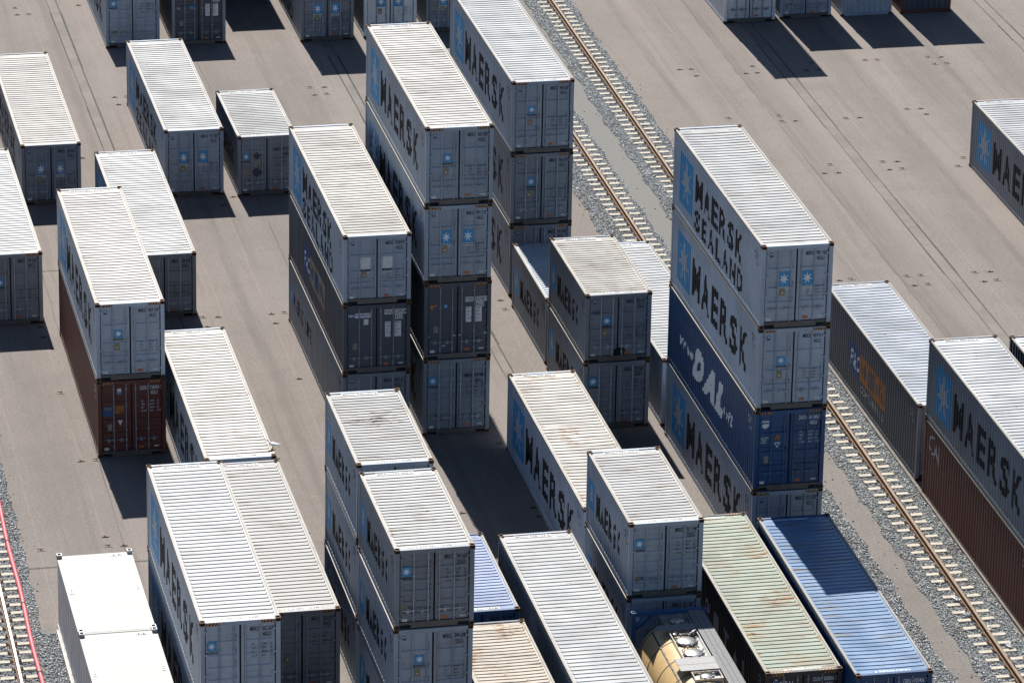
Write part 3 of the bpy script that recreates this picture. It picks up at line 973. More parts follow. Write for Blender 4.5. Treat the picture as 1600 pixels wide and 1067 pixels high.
# --- foreground short stacks
stack(-7.24, -5.85, 0.3, L20, [
    K(ST, 'short grey container lowest of the front foreground stack, cut by the bottom edge', number='MSKU 566 204 9', emblem='left', bars=barb, side='one'),
    K(ST, 'short grey container numbered MSKU 594 678 4 with chalk scribbles on its right door', number='MSKU 594 678 4', emblem='mid', bars=barb, side='one'),
    K(ST, 'short grey container numbered MRKU 746 663 2 on top of the front foreground stack', number='MRKU 746 663 2', emblem='left', door='ribs', data='high', bars=barb, roof='roof_dull', rv=0, sticker='b', side='one', paint_='grey_dull')])
stack(-7.23, 0.76, -0.15, L20, [
    K(ST, 'short grey container lowest of the stack behind the front foreground stack', number='MSKU 561 977 3', emblem='left', bars=barb, side='one'),
    K(ST, 'short grey container in the middle of the stack with the brown-stained roof on top', number='MRKU 771 043 5', emblem='left', door='ribs', bars=barb, side='one'),
    K(ST, 'short grey container with a brown stain in the middle of its white roof', number='MRKU 965 434 6', emblem='left', door='ribs', data='high', bars=barb, roof='roof_dull', rv=1, side='one')])
q_roof = next(c for c in CONT[-1].children if c.name.startswith('roof'))
M['stain'] = plain('dried brown spill', (0.20, 0.17, 0.125), 0.8, 0, 0.35, 5)
rng = random.Random(21)
rv_ = [(v.co.x, v.co.y, v.co.z) for v in q_roof.data.vertices]
b = MB()
for k in range(46):
    cx = rng.gauss(0.0, 0.42); cy = 0.55 + rng.gauss(0, 0.30)
    near = sorted(rv_, key=lambda p: (p[0] - cx) ** 2 * 0.2 + (p[1] - cy) ** 2)[:3]
    z_ = ST - 0.046 + 0.0195; rx, ry = rng.uniform(0.06, 0.30), rng.uniform(0.012, 0.038)
    top = [p for p in near if p[2] > ST - 0.035]
    if not top: continue
    cy = top[0][1] + 0.03
    b.add([(cx + rx * rng.uniform(0.7, 1.1) * math.cos(a * 0.7), cy + ry * math.sin(a * 0.7), top[0][2] + 0.0025) for a in range(9)], [tuple(range(9))])
if b.v:
    link('stain', b.mesh('stain', [M['stain']]), q_roof)
# --- left foreground pair
stack(-13.06, -5.65, -0.08, L40, [
    K(HC, 'long container under the ribbed-roof one numbered MRKU 362 267 6', number='MRKU 360 118 4', emblem='left', side='one', bars=barb),
    K(HC, 'long container with a ribbed white roof, stacked two high at the lower left', number='MRKU 362 267 6', emblem='left', door='ribs', data='high', side='one', bars=barb, roof='roof_clean', rv=0, sticker='b', paint_='grey_pale')])
stack(-10.12, 0.94, 0.18, L40, [K(HC, 'long container numbered MRKU 288 872 2, dark doors beside the two-high pair', number='MRKU 288 872 2', emblem=None, door='ribs', data='high', side='none', bars=barb, roof='roof_dull', rv=0, paint_='grey_dull')])
stack(-10.17, 13.45, -0.18, L40, [K(HC, 'long white-roofed container with a white gull on its roof edge', number='MSKU 689 266 2', emblem='mid', side='one', bars=barb, roof='roof_cream', rv=0, paint_='grey', **NH)])
# --- red and grey pair
stack(-12.9, 21.02, -0.14, L40, [
    K(HC, 'red brown container numbered GLDU 726954 3 under a grey one', paint_='red', number='GLDU 726954 3', emblem='gold', side='gold', letter='white_l', door='bands', data='high', sticker='c', bars=M['bar']),
    K(HC, 'grey container with a rust-edged roof resting on the red brown one', number='MSKU 050 124 5', emblem='mid', side='one', bars=barb, roof='roof_cream', rv=2, paint_='grey_pale')])
# --- upper left
stack(-9.92, 34.27, -0.18, L40, [K(ST, 'low long container right behind the red and grey pair, with plain dark doors', number='MRKU 824 418 2', emblem=None, side='one', bars=barb, roof='roof_grey', rv=1, paint_='grey_dull', **NH)])
stack(-15.76, 34.4, 0.09, L40, [K(HC, 'container cut by the left edge, numbered MSKU 179 369 2', number='MSKU 179 369 2', emblem='mid', side='one', bars=barb, roof='roof_grey', rv=0, paint_='grey_dull')])
stack(-12.72, 47.63, -0.05, L40, [K(ST, 'rust-stained container with two faded star squares on its doors, near the left edge', number='MSKU 204 661 7', emblem='pair_faded', side='two', bars=barb, roof='roof_cream', rv=1, paint_='grey_dull', roofnum=False, **NH)])
stack(-6.87, 47.68, 0.0, L40, [K(HC, 'long container numbered MSKU 917 587 8 with two bright star squares on its doors', number='MSKU 917 587 8', emblem='pair', side='two', bars=barb, roof='roof_grey', rv=2, roofnum=False, **NH)])
ab = stack(-3.91, 47.35, 0.15, L20, [K(ST, 'short container with weathered diamond placards on its left door', number='MSKU 751 226 0', emblem='left_low', door='ribs', data='high', side='one', bars=barb, roof='roof_grey', rv=3, sticker='b', paint_='grey_dull', lower=0.3)])
b = MB()
for (x, z, s, m) in ((-0.42, 1.72, 0.17, 0), (-0.86, 1.05, 0.24, 1), (-0.42, 1.38, 0.20, 1), (-0.42, 1.02, 0.24, 0)):
    b.add([(x - s, -L20 / 2 + 0.0585 - 0.002 * m, z), (x, -L20 / 2 + 0.0585 - 0.002 * m, z - s), (x + s, -L20 / 2 + 0.0585 - 0.002 * m, z), (x, -L20 / 2 + 0.0585 - 0.002 * m, z + s)], [(0, 1, 2, 3)], m)
link('placard', b.mesh('placard', [M['letter_fade'], M['plate_grey']]), ab[0])
# --- row along the top edge
stack(-6.77, 67.8, 0.0, L40, [K(HC, 'leftmost container cut by the top edge, a small star on its left door', number='MSKU 038 772 1', emblem='left', door='ribs', data='high', bars=barb, sticker='b', lower=0.1, **NH)])
stack(-3.79, 67.75, 0.0, L40, [K(ST, 'blue grey container with white weight plates, second from the left along the top edge', paint_='navy', sidepaint='navy', number='PONU 121165 0', emblem='banner', door='bands', boxed=True, data='high', side='none', sticker='c', framepaint='grey_dull', **NH)])
stack(-0.95, 74.3, 0.0, L20, [
    K(ST, 'lower short container beyond the top edge, known by its shadow', number='MSKU 540 001 3', emblem='left'),
    K(ST, 'upper short container beyond the top edge, known by its shadow', number='MSKU 540 118 6', emblem='left')])
stack(2.0, 67.4, 0.0, L40, [
    K(ST, 'grey container with two star squares, third along the top edge, over a broad shadow', number='MSKU 882 013 5', emblem='pair', side='two', bars=barb, paint_='grey_dull', **NH),
    K(ST, 'upper container above the top edge, on the one with a broad shadow', number='MSKU 884 507 2', emblem='mid', bars=barb, **NH)])
stack(4.91, 67.5, 0.0, L40, [K(HC, 'pale refrigerated container with two star squares, along the top edge behind the centre stack', paint_='white', sidepaint='grey_dull', number='MWCU 618 330 7', emblem='pair', door='flat', side='none', **NH)])
stack(7.85, 67.9, 0.0, L40, [K(ST, 'grey rust-spotted container between the pale refrigerated one and the long white roof', number='MSKU 830 441 9', emblem='pair', side='none', bars=barb, paint_='grey_dull', **NH)])
# --- row at the upper right
stack(21.64, 67.15, 0.0, L40, [
    K(HC, 'white refrigerated container at the upper right, casting the longest shadow', paint_='white', number='MWCU 640 271 3', emblem='mid', door='flat', side='none', **NH),
    K(HC, 'second container of the white refrigerated stack beyond the top edge', paint_='white', number='MWCU 641 880 2', emblem='mid', door='flat', side='none', **NH),
    K(HC, 'third container of the white refrigerated stack beyond the top edge', paint_='white', number='MWCU 642 115 7', emblem='mid', door='flat', side='none', **NH)])
stack(24.39, 67.45, 0.0, L40, [
    K(ST, 'grey container with doors in view, right of the white refrigerated one at the upper right', number='MRKU 470 339 8', emblem='left', door='ribs', sticker='b', bars=barb, **NH),
    K(ST, 'upper container beyond the top edge, above the grey one with doors in view', number='MRKU 471 005 6', emblem='left', **NH)])
stack(27.29, 67.4, 0.0, L40, [
    K(ST, 'blue grey container showing its ribbed blind end at the upper right', flip=True, side=None, number='MRKU 472 660 1', roofnum=False, **NH),
    K(ST, 'upper container beyond the top edge, above the one with the ribbed blue grey end', flip=True, side=None, number='MRKU 473 218 4', roofnum=False, **NH)])
stack(30.14, 67.4, 0.0, L40, [
    K(ST, 'rust-streaked dark container showing its ribbed blind end, last at the upper right', flip=True, side=None, number='MRKU 474 902 7', roofnum=False, paint_='navy', framepaint='red', **NH),
    K(ST, 'upper container beyond the top edge, above the rust-streaked dark end', flip=True, side=None, number='MRKU 475 133 0', roofnum=False, **NH)])
# --- right-hand block
stack(27.0, 34.19, 0.0, L40, [K(HC, 'dark-sided container cut by the right edge, alone on the open yard', number='MRKU 550 912 3', emblem='mid', side='one', roof='roof_clean', rv=1, paint_='grey_dull')])
stack(15.13, 14.17, 0.06, L40, [K(HC, 'dark slate container with an orange lettering block, beside the rusty rail', paint_='grey_dull', sidepaint='navy', number='PONU 804 227 1', emblem=None, side='flag_orange', roof='roof_bluegrey', rv=2, **NH)])
stack(15.05, 0.95, -0.03, L40, [
    K(HC, 'red brown container under a grey one at the right edge', paint_='red', number='CAIU 822 540 6', emblem=None, side='cai', letter='white_l', **NH),
    K(HC, 'grey container with big black lettering resting on a red brown one at the right edge', number='MRKU 455 775 4', emblem='mid', side='one', roof='roof_clean', rv=0, paint_='grey_dull')])
stack(17.91, 0.77, 0.0, L40, [
    K(HC, 'lower dark container hidden behind the grey and red brown pair at the right edge', number='MRKU 290 114 8', emblem='mid', side='one', paint_='darkblue'),
    K(HC, 'dark blue container of which one white roof corner shows at the right edge', number='MRKU 291 636 5', emblem='mid', side='one', roof='roof_clean', rv=0, paint_='darkblue')])

# ------------------------------------------------------------------ tank container
tank = thing('tank_container', 'cream tank in a blue frame with a grating catwalk and round hatches', 'tank container', (2.64, -3.22, 0))
M['cream'] = paint('cream tank cladding', (0.60, 0.42, 0.20), 0.4, 0.04, 0.15, (0.3, 0.22, 0.12))
M['frame_blue'] = paint('blue frame paint', (0.015, 0.085, 0.22), 0.4, 0.15, 0.15)
M['steel'] = plain('stainless steel', (0.45, 0.45, 0.45), 0.3, 0.8, 0.08)
M['alu'] = plain('bare aluminium', (0.20, 0.205, 0.21), 0.6, 0.2, 0.1)
M['strap'] = plain('strap', (0.07, 0.06, 0.05), 0.6)
b = MB(); h = W / 2; l = L20 / 2
for sy in (-1, 1):
    y = sy * (l - 0.075)
    for sx in (-1, 1):
        b.box(sx * (h - 0.075) - 0.072, sx * (h - 0.075) + 0.072, y - 0.072, y + 0.072, 0.119, ST - 0.119)
        b.beam((sx * (h - 0.15), y, 0.55), (sx * 0.35, y, 0.16), 0.09, 0.10)
        b.beam((sx * (h - 0.15), y, ST - 0.60), (sx * 0.55, y, ST - 0.16), 0.09, 0.10)
    b.box(-h + 0.165, h - 0.165, y - 0.07, y + 0.07, ST - 0.13, ST - 0.012)
    b.box(-h + 0.165, h - 0.165, y - 0.07, y + 0.07, 0.02, 0.15)
for sx in (-1, 1):
    b.box(sx * (h - 0.06) - 0.05, sx * (h - 0.06) + 0.05, -l + 0.18, l - 0.18, 0.03, 0.16)
    b.beam((sx * (h - 0.10), -l + 0.15, 0.9), (sx * (h - 0.10), -l + 1.2, 0.17), 0.08, 0.08)
    b.beam((sx * (h - 0.10), l - 0.15, 0.9), (sx * (h - 0.10), l - 1.2, 0.17), 0.08, 0.08)
link('frame', b.mesh('frame', [M['frame_blue']]), tank)
for sx in (-1, 1):
    for sy in (-1, 1):
        for top in (1, 0):
            c = own_mats(link('corner_casting', cast_mesh(), tank, (sx * h, sy * l, ST if top else 0)), [M['frame_blue'], M['castdark']])
            c.scale = (-sx, -sy, 1 if top else -1)
b = MB(); tr = 1.13; tz = 1.29
b.lathe([(-2.86, 0.02), (-2.82, 0.45), (-2.70, 0.80), (-2.52, 1.03), (-2.36, 1.115), (-2.28, tr), (2.28, tr), (2.36, 1.115), (2.52, 1.03), (2.70, 0.80), (2.82, 0.45), (2.86, 0.02)], (0, 0, tz), 'y', 56, 0)
link('tank_shell', b.mesh('tank_shell', [M['cream']]), tank)
b = MB()
for yy in (2.2, 1.05, -0.15, -1.3, -2.2):
    b.lathe([(yy - 0.02, tr + 0.001), (yy - 0.019, tr + 0.008), (yy + 0.019, tr + 0.008), (yy + 0.02, tr + 0.001)], (0, 0, tz), 'y', 56, 0)
aa = R(128)
b.beam(((tr + 0.012) * math.cos(aa), -2.25, tz + (tr + 0.012) * math.sin(aa)), ((tr + 0.012) * math.cos(aa), 2.25, tz + (tr + 0.012) * math.sin(aa)), 0.05, 0.02)
for k in range(12):
    yy = -2.1 + k * 0.38
    b.box((tr + 0.02) * math.cos(aa) - 0.02, (tr + 0.02) * math.cos(aa) + 0.02, yy - 0.025, yy + 0.025, tz + (tr) * math.sin(aa), tz + (tr + 0.04) * math.sin(aa))
link('strap', b.mesh('strap', [M['strap']]), tank)
def spill_box(y0, y1, x0=-0.35, x1=0.55):
    b = MB(); z0, z1 = ST - 0.22, ST - 0.085; t_ = 0.03
    b.box(x0, x1, y0, y1, z0 - 0.03, z0)
    b.box(x0, x0 + t_, y0, y1, z0 + 0.001, z1); b.box(x1 - t_, x1, y0, y1, z0 + 0.001, z1)
    b.box(x0 + t_, x1 - t_, y0, y0 + t_, z0 + 0.001, z1); b.box(x0 + t_, x1 - t_, y1 - t_, y1, z0 + 0.001, z1)
    return link('spill_box', b.mesh('spill_box', [M['steel']]), tank)
def hatch(parent, x, y, r):
    b = MB(); z = ST - 0.20
    b.lathe([(-0.02, r * 1.02), (0.06, r * 1.02), (0.065, r * 1.08), (0.085, r * 1.08), (0.11, r * 0.85), (0.135, r * 0.5), (0.14, r * 0.05)], (x, y, z), 'z', 28, 0)
    for k in range(8):
        a = 2 * math.pi * (k + 0.4) / 8
        p = Vector((x + r * 1.15 * math.cos(a), y + r * 1.15 * math.sin(a), z + 0.05))
        b.bar(p, p + Vector((0, 0, 0.09)), 0.018, 6)
        b.box(p.x - 0.035, p.x + 0.035, p.y - 0.012, p.y + 0.012, p.z + 0.085, p.z + 0.11)
    return link('hatch', b.mesh('hatch', [M['steel']]), parent)
s1 = spill_box(1.98, 2.93); hatch(s1, 0.12, 2.35, 0.22)
s2 = spill_box(-0.42, 1.52); hatch(s2, 0.06, 0.83, 0.31); hatch(s2, 0.07, -0.05, 0.30)
b = MB(); z = ST - 0.2
b.lathe([(0, 0.06), (0.10, 0.06), (0.11, 0.075), (0.13, 0.075), (0.14, 0.02)], (-0.2, 1.3, z), 'z', 14)
b.bar((-0.05, 1.36, z + 0.06), (0.35, 1.38, z + 0.06), 0.035, 10)
b.lathe([(0, 0.05), (0.16, 0.05), (0.17, 0.02)], (0.42, 1.36, z), 'z', 12)
b.bar((0.30, 1.30, z + 0.12), (0.5, 1.42, z + 0.16), 0.015, 6)
link('valve', b.mesh('valve', [M['steel']]), s2)
s3 = spill_box(-2.0, -1.42); hatch(s3, 0.07, -1.76, 0.20)
b = MB()
def plank(x0, x1, y0, y1, z):
    b.box(x0, x1, y0, y1, z - 0.025, z)
zc = ST - 0.045
for x0 in (0.60, 0.765, 0.93):
    plank(x0, x0 + 0.15, -2.9, 2.92, zc)
b.box(0.585, 0.598, -2.9, 2.92, zc - 0.06, zc + 0.012); b.box(1.083, 1.096, -2.9, 2.92, zc - 0.06, zc + 0.012)
for k in range(97):
    yy = -2.88 + k * 0.06
    b.box(0.60, 1.08, yy - 0.006, yy + 0.006, zc + 0.0005, zc + 0.008)
link('catwalk', b.mesh('catwalk', [M['alu']]), tank)
b = MB()
plank(-0.66, 0.58, 1.535, 1.90, zc)
link('step_plate', b.mesh('step_plate', [M['alu']]), tank)
b = MB()
plank(-0.66, 0.58, -0.98, -0.52, zc); plank(-0.66, 0.58, -1.40, -0.99, zc - 0.004)
link('step_plate', b.mesh('step_plate', [M['alu']]), tank)

# ------------------------------------------------------------------ white flat-roofed boxes at the lower left
M['boxwhite'] = paint('white box coating', (0.42, 0.42, 0.405), 0.7, 0.0, 0.10, (0.5, 0.49, 0.46), 'z', 0.02)
M['boxside'] = paint('pale box cladding', (0.50, 0.52, 0.53), 0.45, 0.0, 0.5, (0.26, 0.28, 0.30), 'z', 0.02)
M['galv'] = plain('galvanised casting', (0.36, 0.37, 0.38), 0.5, 0.3, 0.2)
def white_box(x, y, label):
    t = thing('equipment_container', label, 'container', (x + W / 2, y + L20 / 2, 0), 0, 'flat white boxes at the lower left')
    h, l, H = W / 2, L20 / 2, 2.50
    b = MB(); b.box(-h + 0.02, h - 0.02, -l + 0.03, l - 0.03, 0.10, H - 0.10)
    for k in range(9):
        yy = -l + 0.35 + k * 0.66
        b.box(-h + 0.008, -h + 0.0195, yy - 0.02, yy + 0.02, 0.16, H - 0.12)
    link('body', b.mesh('body', [M['boxside']]), t)
    b = MB(); b.box(-h, h, -l + 0.012, l - 0.012, H - 0.099, H)
    b.box(-h + 0.12, h - 0.12, -l + 0.10, l - 0.10, H, H + 0.006)
    link('roof', b.mesh('roof', [M['boxwhite']]), t)
    b = MB(); b.box(-h - 0.012, h + 0.012, -l + 0.02, l - 0.02, 0.0, 0.099)
    link('base_frame', b.mesh('base_frame', [M['boxwhite']]), t)
    for sx in (-1, 1):
        for sy in (-1, 1):
            c = own_mats(link('corner_casting', cast_mesh(), t, (sx * h, sy * l, ST + 0.02)), [M['galv'], M['castdark']])
            c.scale = (-sx, -sy, 1)
    for px, py in ((-h + 0.16, 0.2), (h - 0.16, 0.25), (0.70, l - 0.22)):
        b = MB()
        wx, wy = (0.06, 0.17) if abs(py) < 1 else (0.17, 0.05)
        b.box(px - wx, px + wx, py - wy, py + wy, H + 0.0065, H + 0.022)
        for s_ in (-0.5, 0.5):
            b.box(px + (0 if wx < wy else s_ * wx) - 0.028, px + (0 if wx < wy else s_ * wx) + 0.028, py + (s_ * wy if wx < wy else 0) - 0.028, py + (s_ * wy if wx < wy else 0) + 0.028, H + 0.0225, H + 0.028, 1)
        link('lifting_plate', b.mesh('lifting_plate', [M['galv'], M['castdark']]), t)
    return t
white_box(-15.92, 1.19, 'flat white box at the lower left, the farther of the two')
white_box(-15.92, -4.90, 'flat white box at the lower left corner, the nearer of the two')

# ------------------------------------------------------------------ ground
def asphalt(name, base, lines=True):
    t = NT(name)
    g = t.n('ShaderNodeNewGeometry'); pos = g.outputs['Position']
    sep = t.n('ShaderNodeSeparateXYZ'); t.set(sep, 0, pos)
    X, Y = sep.outputs[0], sep.outputs[1]
    c = t.mix(t.ramp(t.noise(pos, 0.07, 4.0, 0.6), 0.35, 0.65), tuple(v * 0.95 for v in base), tuple(v * 1.07 for v in base))
    c = t.mix(t.ramp(t.noise(pos, 0.7, 5.0, 0.65), 0.42, 0.75, 0, 0.30), c, tuple(v * 0.72 for v in base))
    c = t.mix(t.ramp(t.noise(pos, 2.4, 5.0, 0.7), 0.52, 0.80, 0, 0.30), c, (base[0] * 1.3, base[1] * 1.3, base[2] * 1.32))
    # aggregate grain
    c = t.mul(c, t.ramp(t.noise(pos, 11.0, 4.0, 0.8), 0.25, 0.75, 0.76, 1.24))
    c = t.mix(t.ramp(t.noise(pos, 0.22, 5.0, 0.7, 0.6), 0.50, 0.62, 0, 0.16), c, tuple(v * 0.6 for v in base))
    vo = t.n('ShaderNodeTexVoronoi'); t.set(vo, 'Vector', pos); t.set(vo, 'Scale', 26.0)
    c = t.mul(c, t.ramp(vo.outputs['Color'], 0.0, 1.0, 0.86, 1.12))
    if lines:
        wob = t.math('MULTIPLY', t.math('SUBTRACT', t.noise(pos, 0.35, 3.0, 0.6), 0.5), 0.22)
        slope = t.math('MULTIPLY', Y, 0.006)
        Xw = t.math('ADD', t.math('SUBTRACT', X, slope), wob)
        brk = t.noise(t.scalev(pos, (3.0, 0.16, 1.0)), 1.0, 4.0, 0.65)
        def stripe(col, x0, wd, f, coln):
            d = t.math('ABSOLUTE', t.math('SUBTRACT', Xw, x0))
            k = t.math('MULTIPLY', t.ramp(d, wd, wd * 0.3), t.ramp(brk, 0.30, 0.62, f * 0.25, f))
            return t.mix(k, col, coln)
        dark = tuple(v * 0.50 for v in base); lite = tuple(min(1, v * 1.42) for v in base)
        for x0 in (16.75, 20.3, 25.5, 29.6, -9.3, -5.7, -0.6, 5.8):      # tyre tracks and paving joints
            c = stripe(c, x0, 0.30, 0.40, dark)
        for x0 in (18.35, 24.8, 32.5, -11.4, -14.7, 0.4, -3.0, 20.9, 28.2):       # broad worn lanes
            c = stripe(c, x0, 1.0, 0.26, dark)
        for x0 in (17.5, 21.8, 26.4, 30.5, -12.3, -7.5, 2.2):
            c = stripe(c, x0, 0.9, 0.28, lite)
        for x0 in (18.62, 23.4, 26.9, 31.2, -13.65, -15.9, -10.0, -6.7, 1.35, 3.95, -4.9):  # lighter scuffed joints
            c = stripe(c, x0, 0.05, 0.34, lite)
        for x0 in (20.15, -13.05, -3.4):
            c = stripe(c, x0, 0.04, 0.8, tuple(v * 0.45 for v in base))
        ty = t.noise(t.scalev(t.n('ShaderNodeNewGeometry').outputs['Position'], (1.5, 0.05, 1.0)), 1.6, 4.0, 0.6, 0.25)
        c = t.mix(t.ramp(ty, 0.54, 0.68, 0, 0.26), c, dark)
        # scraped rust from container feet
        rn = t.noise(t.scalev(pos, (0.9, 2.4, 1.0)), 0.9, 5.0, 0.7)
        c = t.mix(t.ramp(rn, 0.68, 0.84, 0, 0.45), c, (0.30, 0.19, 0.095))
        # a few oil stains
        on = t.noise(pos, 0.42, 3.0, 0.55)
        c = t.mix(t.ramp(on, 0.68, 0.78, 0, 0.45), c, tuple(v * 0.45 for v in base))
        # paving joints across
        for y0 in (11.95, 40.0, 67.0):
            wy = t.math('ADD', Y, wob)
            d = t.math('ABSOLUTE', t.math('SUBTRACT', wy, y0))
            c = t.mix(t.math('MULTIPLY', t.ramp(d, 0.10, 0.02), t.math('LESS_THAN', X, -11.0)), c, tuple(v * 0.4 for v in base))
    if not lines:
        c = t.mix(t.ramp(t.math('ADD', Y, t.math('MULTIPLY', t.noise(pos, 0.3, 2.0), 8.0)), 26.0, 40.0), c, t.mul(t.mix(t.noise(pos, 9.0, 3.0, 0.7), (0.115, 0.113, 0.104), (0.172, 0.168, 0.156)), 1.0))
    t.set(t.b, 'Base Color', c); t.set(t.b, 'Roughness', 0.92)
    bp = t.n('ShaderNodeBump'); t.set(bp, 'Strength', 0.35); t.set(bp, 'Distance', 0.01)
    t.set(bp, 'Height', t.noise(pos, 30.0, 3.0, 0.7)); t.set(t.b, 'Normal', bp.outputs[0])
    return t.m
A0 = (0.166, 0.144, 0.130)
M['asphalt'] = asphalt('yard asphalt', A0)
M['path'] = asphalt('fine gravel path', (0.155, 0.140, 0.128), False)
b = MB(); b.add([(-900, -400, 0), (900, -400, 0), (900, 1500, 0), (-900, 1500, 0)], [(0, 1, 2, 3)])
structure(link('ground', b.mesh('ground', [M['asphalt']])))

M['concrete'] = plain('drain concrete', (0.152, 0.134, 0.121), 0.9, 0, 0.15, 0.6)
M['moss'] = plain('drain gap', (0.055, 0.053, 0.045), 0.95, 0, 0.3, 3)
for x0, x1, y0, y1, sl in ((-8.50, -8.12, -20, 90, -0.0013), (2.93, 3.25, -20, 90, 0.0), (22.05, 22.48, -20, 100, 0.006), (33.95, 34.4, 20, 110, 0.0035)):
    b = MB(); n = 40; dy = (y1 - y0) / n; rng = random.Random(int(x0 * 9))
    for k in range(n):
        ya, yb = y0 + k * dy, y0 + (k + 1) * dy
        o0, o1 = sl * ya, sl * yb
        j = [rng.uniform(-0.018, 0.018) for _ in range(4)]
        b.add([(x0 + o0, ya, 0.010), (x1 + o0, ya, 0.010), (x1 + o1, yb, 0.010), (x0 + o1, yb, 0.010)], [(0, 1, 2, 3)], 0)
        for e, s_ in ((x0, -1), (x1, 1)):
            wd = 0.075 if s_ > 0 else 0.04
            a_, b_ = sorted((e + s_ * 0.001, e + s_ * (wd + j[0] * 2)))
            b.add([(a_ + o0, ya, 0.006), (b_ + o0, ya, 0.006), (b_ + o1, yb, 0.006), (a_ + o1, yb, 0.006)], [(0, 1, 2, 3)], 1)
    structure(link('drain_channel', b.mesh('drain_channel', [M['concrete'], M['moss']])))

# ground sockets where container corners are set down
M['sock'] = rusty('socket steel', (0.16, 0.115, 0.075), (0.15, 0.13, 0.115), 0.85, 20)
b = MB()
b.box(-0.13, 0.13, -0.10, 0.10, 0.0, 0.014, 0)
b.box(-0.03, 0.04, -0.05, 0.03, 0.0145, 0.018, 1)
b.box(-0.12, 0.08, 0.06, 0.085, 0.0145, 0.026, 1)
sock_me = b.mesh('ground_socket', [M['sock'], M['castdark']])
rng = random.Random(3)
foot = []
for t in CONT:
    foot.append(t)
boxes = []
for o in list(C.objects):
    if o.name.startswith(('shipping_container', 'tank_container', 'equipment_container')) and o.location.z < 0.1:
        L = L40
        for ch in o.children:
            if ch.name.startswith('roof') and ch.type == 'MESH':
                L = max(abs(v.co.y) for v in ch.data.vertices) * 2
        if o.name.startswith('tank'):
            L = L20
        boxes.append((o.location.x, o.location.y, L / 2 + 0.15))
def free(x, y):
    return all(abs(x - bx) > W / 2 + 0.1 or abs(y - by) > hl for bx, by, hl in boxes)
gx = [-15.8, -13.52, -12.96, -10.16, -9.62, -7.26, -6.72, -4.66, -4.11, -1.7, -1.15, 1.39, 1.95, 4.30]
gxr = [17.93, 18.49, 20.72, 21.28, 23.55, 24.12, 26.54, 27.12, 29.5, 30.1]
spots = []
for y in (13.38, 14.16, 19.95, 20.85, 26.57, 27.3, 33.05, 34.05, 46.4, 47.4, 53.2, 54.0, 59.93, 60.93, 73.45, 74.5):
    half = y in (53.2, 54.0, 26.57, 27.3)
    for x in gx:
        if y > 20 and x < -14 and y < 26: pass
        if rng.random() < (0.3 if half else 0.6): spots.append((x, y))
    if y > 30:
        for x in gxr:
            if rng.random() < (0.4 if half else 0.75): spots.append((x + (y - 47) * 0.004, y))
for x, y in spots:
    if free(x, y) and not (9.6 < x < 15.6):
        o = link('ground_socket', sock_me, None, (x + rng.uniform(-0.03, 0.03), y + rng.uniform(-0.03, 0.03), 0.001))
        o.rotation_euler.z = rng.choice((0, math.pi)) + rng.uniform(-0.08, 0.08)
        tag(o, 'small rusty steel foot socket set in the asphalt between container slots', 'ground socket', 'steel sockets in the yard asphalt')

# ------------------------------------------------------------------ rails, sleepers and ballast
M['rust'] = rusty('rail rust', (0.15, 0.075, 0.033), (0.25, 0.13, 0.057), 0.8, 6)
M['rust_dark'] = rusty('clip rust', (0.06, 0.03, 0.018), (0.14, 0.07, 0.035), 0.85, 9)
M['tread'] = plain('rail tread', (0.15, 0.105, 0.07), 0.6, 0.0, 0.2)
M['tread_bright'] = plain('polished rail tread', (0.46, 0.48, 0.52), 0.35, 0.6, 0.08)
M['sleeper'] = plain('sleeper concrete', (0.42, 0.385, 0.32), 0.85, 0, 0.14, 5)
def ra(y): return 13.80 + 0.0093 * y
def rb(y): return 10.98 + 0.0063 * y
def rl(y): return -17.59 + 0.008 * y
def crane_rail(fx, y0, y1, tread, label):
    t = thing('crane_rail', label, 'rail', (fx(y0), y0, 0))
    prof = [(-0.075, 0.085), (0.075, 0.085), (0.075, 0.097), (0.018, 0.112), (0.018, 0.205), (0.05, 0.222), (0.05, 0.258), (-0.05, 0.258), (-0.05, 0.222), (-0.018, 0.205), (-0.018, 0.112), (-0.075, 0.097)]
    b = MB(); m = len(prof); ys = [y0, (y0 + y1) / 2, y1]
    vs = [(fx(y) - fx(y0) + px, y - y0, pz) for y in ys for px, pz in prof]
    fs = []; 
    for j in range(len(ys) - 1):
        for k in range(m):
            fs.append((j * m + k, j * m + (k + 1) % m, (j + 1) * m + (k + 1) % m, (j + 1) * m + k))
    b.add(vs, fs)
    for y in ys[:2]:
        pass
    o = link('rail_body', b.mesh('rail_body', [M['rust']]), t)
    b = MB()
    b.add([(fx(y) - fx(y0) + px, y - y0, 0.2595) for y in ys for px in (-0.036, 0.036)], [(2 * j, 2 * j + 1, 2 * j + 3, 2 * j + 2) for j in range(len(ys) - 1)])
    link('tread', b.mesh('tread', [tread]), t)
    return t
crane_rail(ra, -10, 76, M['tread'], 'rusty crane rail on the right, nearest the open yard')
crane_rail(rb, 15, 76, M['tread'], 'rusty crane rail left of the gravel path, running behind the stacks')
crane_rail(rl, -8, 24, M['tread_bright'], 'bright-topped crane rail at the lower left corner')
b = MB()
b.box(-0.63, 0.63, -0.115, 0.115, -0.02, 0.075, 0)
for v in list(range(len(b.v))):
    x, y, z = b.v[v]
    if z > 0: b.v[v] = (x * 0.99, y * 0.84, z)
for sx in (-1, 1):
    b.box(sx * 0.13 - 0.055, sx * 0.13 + 0.055, -0.07, 0.07, 0.0755, 0.105, 1)
    b.box(sx * 0.15 - 0.02, sx * 0.15 + 0.02, -0.025, 0.025, 0.1055, 0.145, 1)
b.box(-0.09, 0.09, -0.10, 0.10, 0.0755, 0.084, 1)
sl_me = b.mesh('sleeper', [M['sleeper'], M['rust_dark']])
rng = random.Random(11)
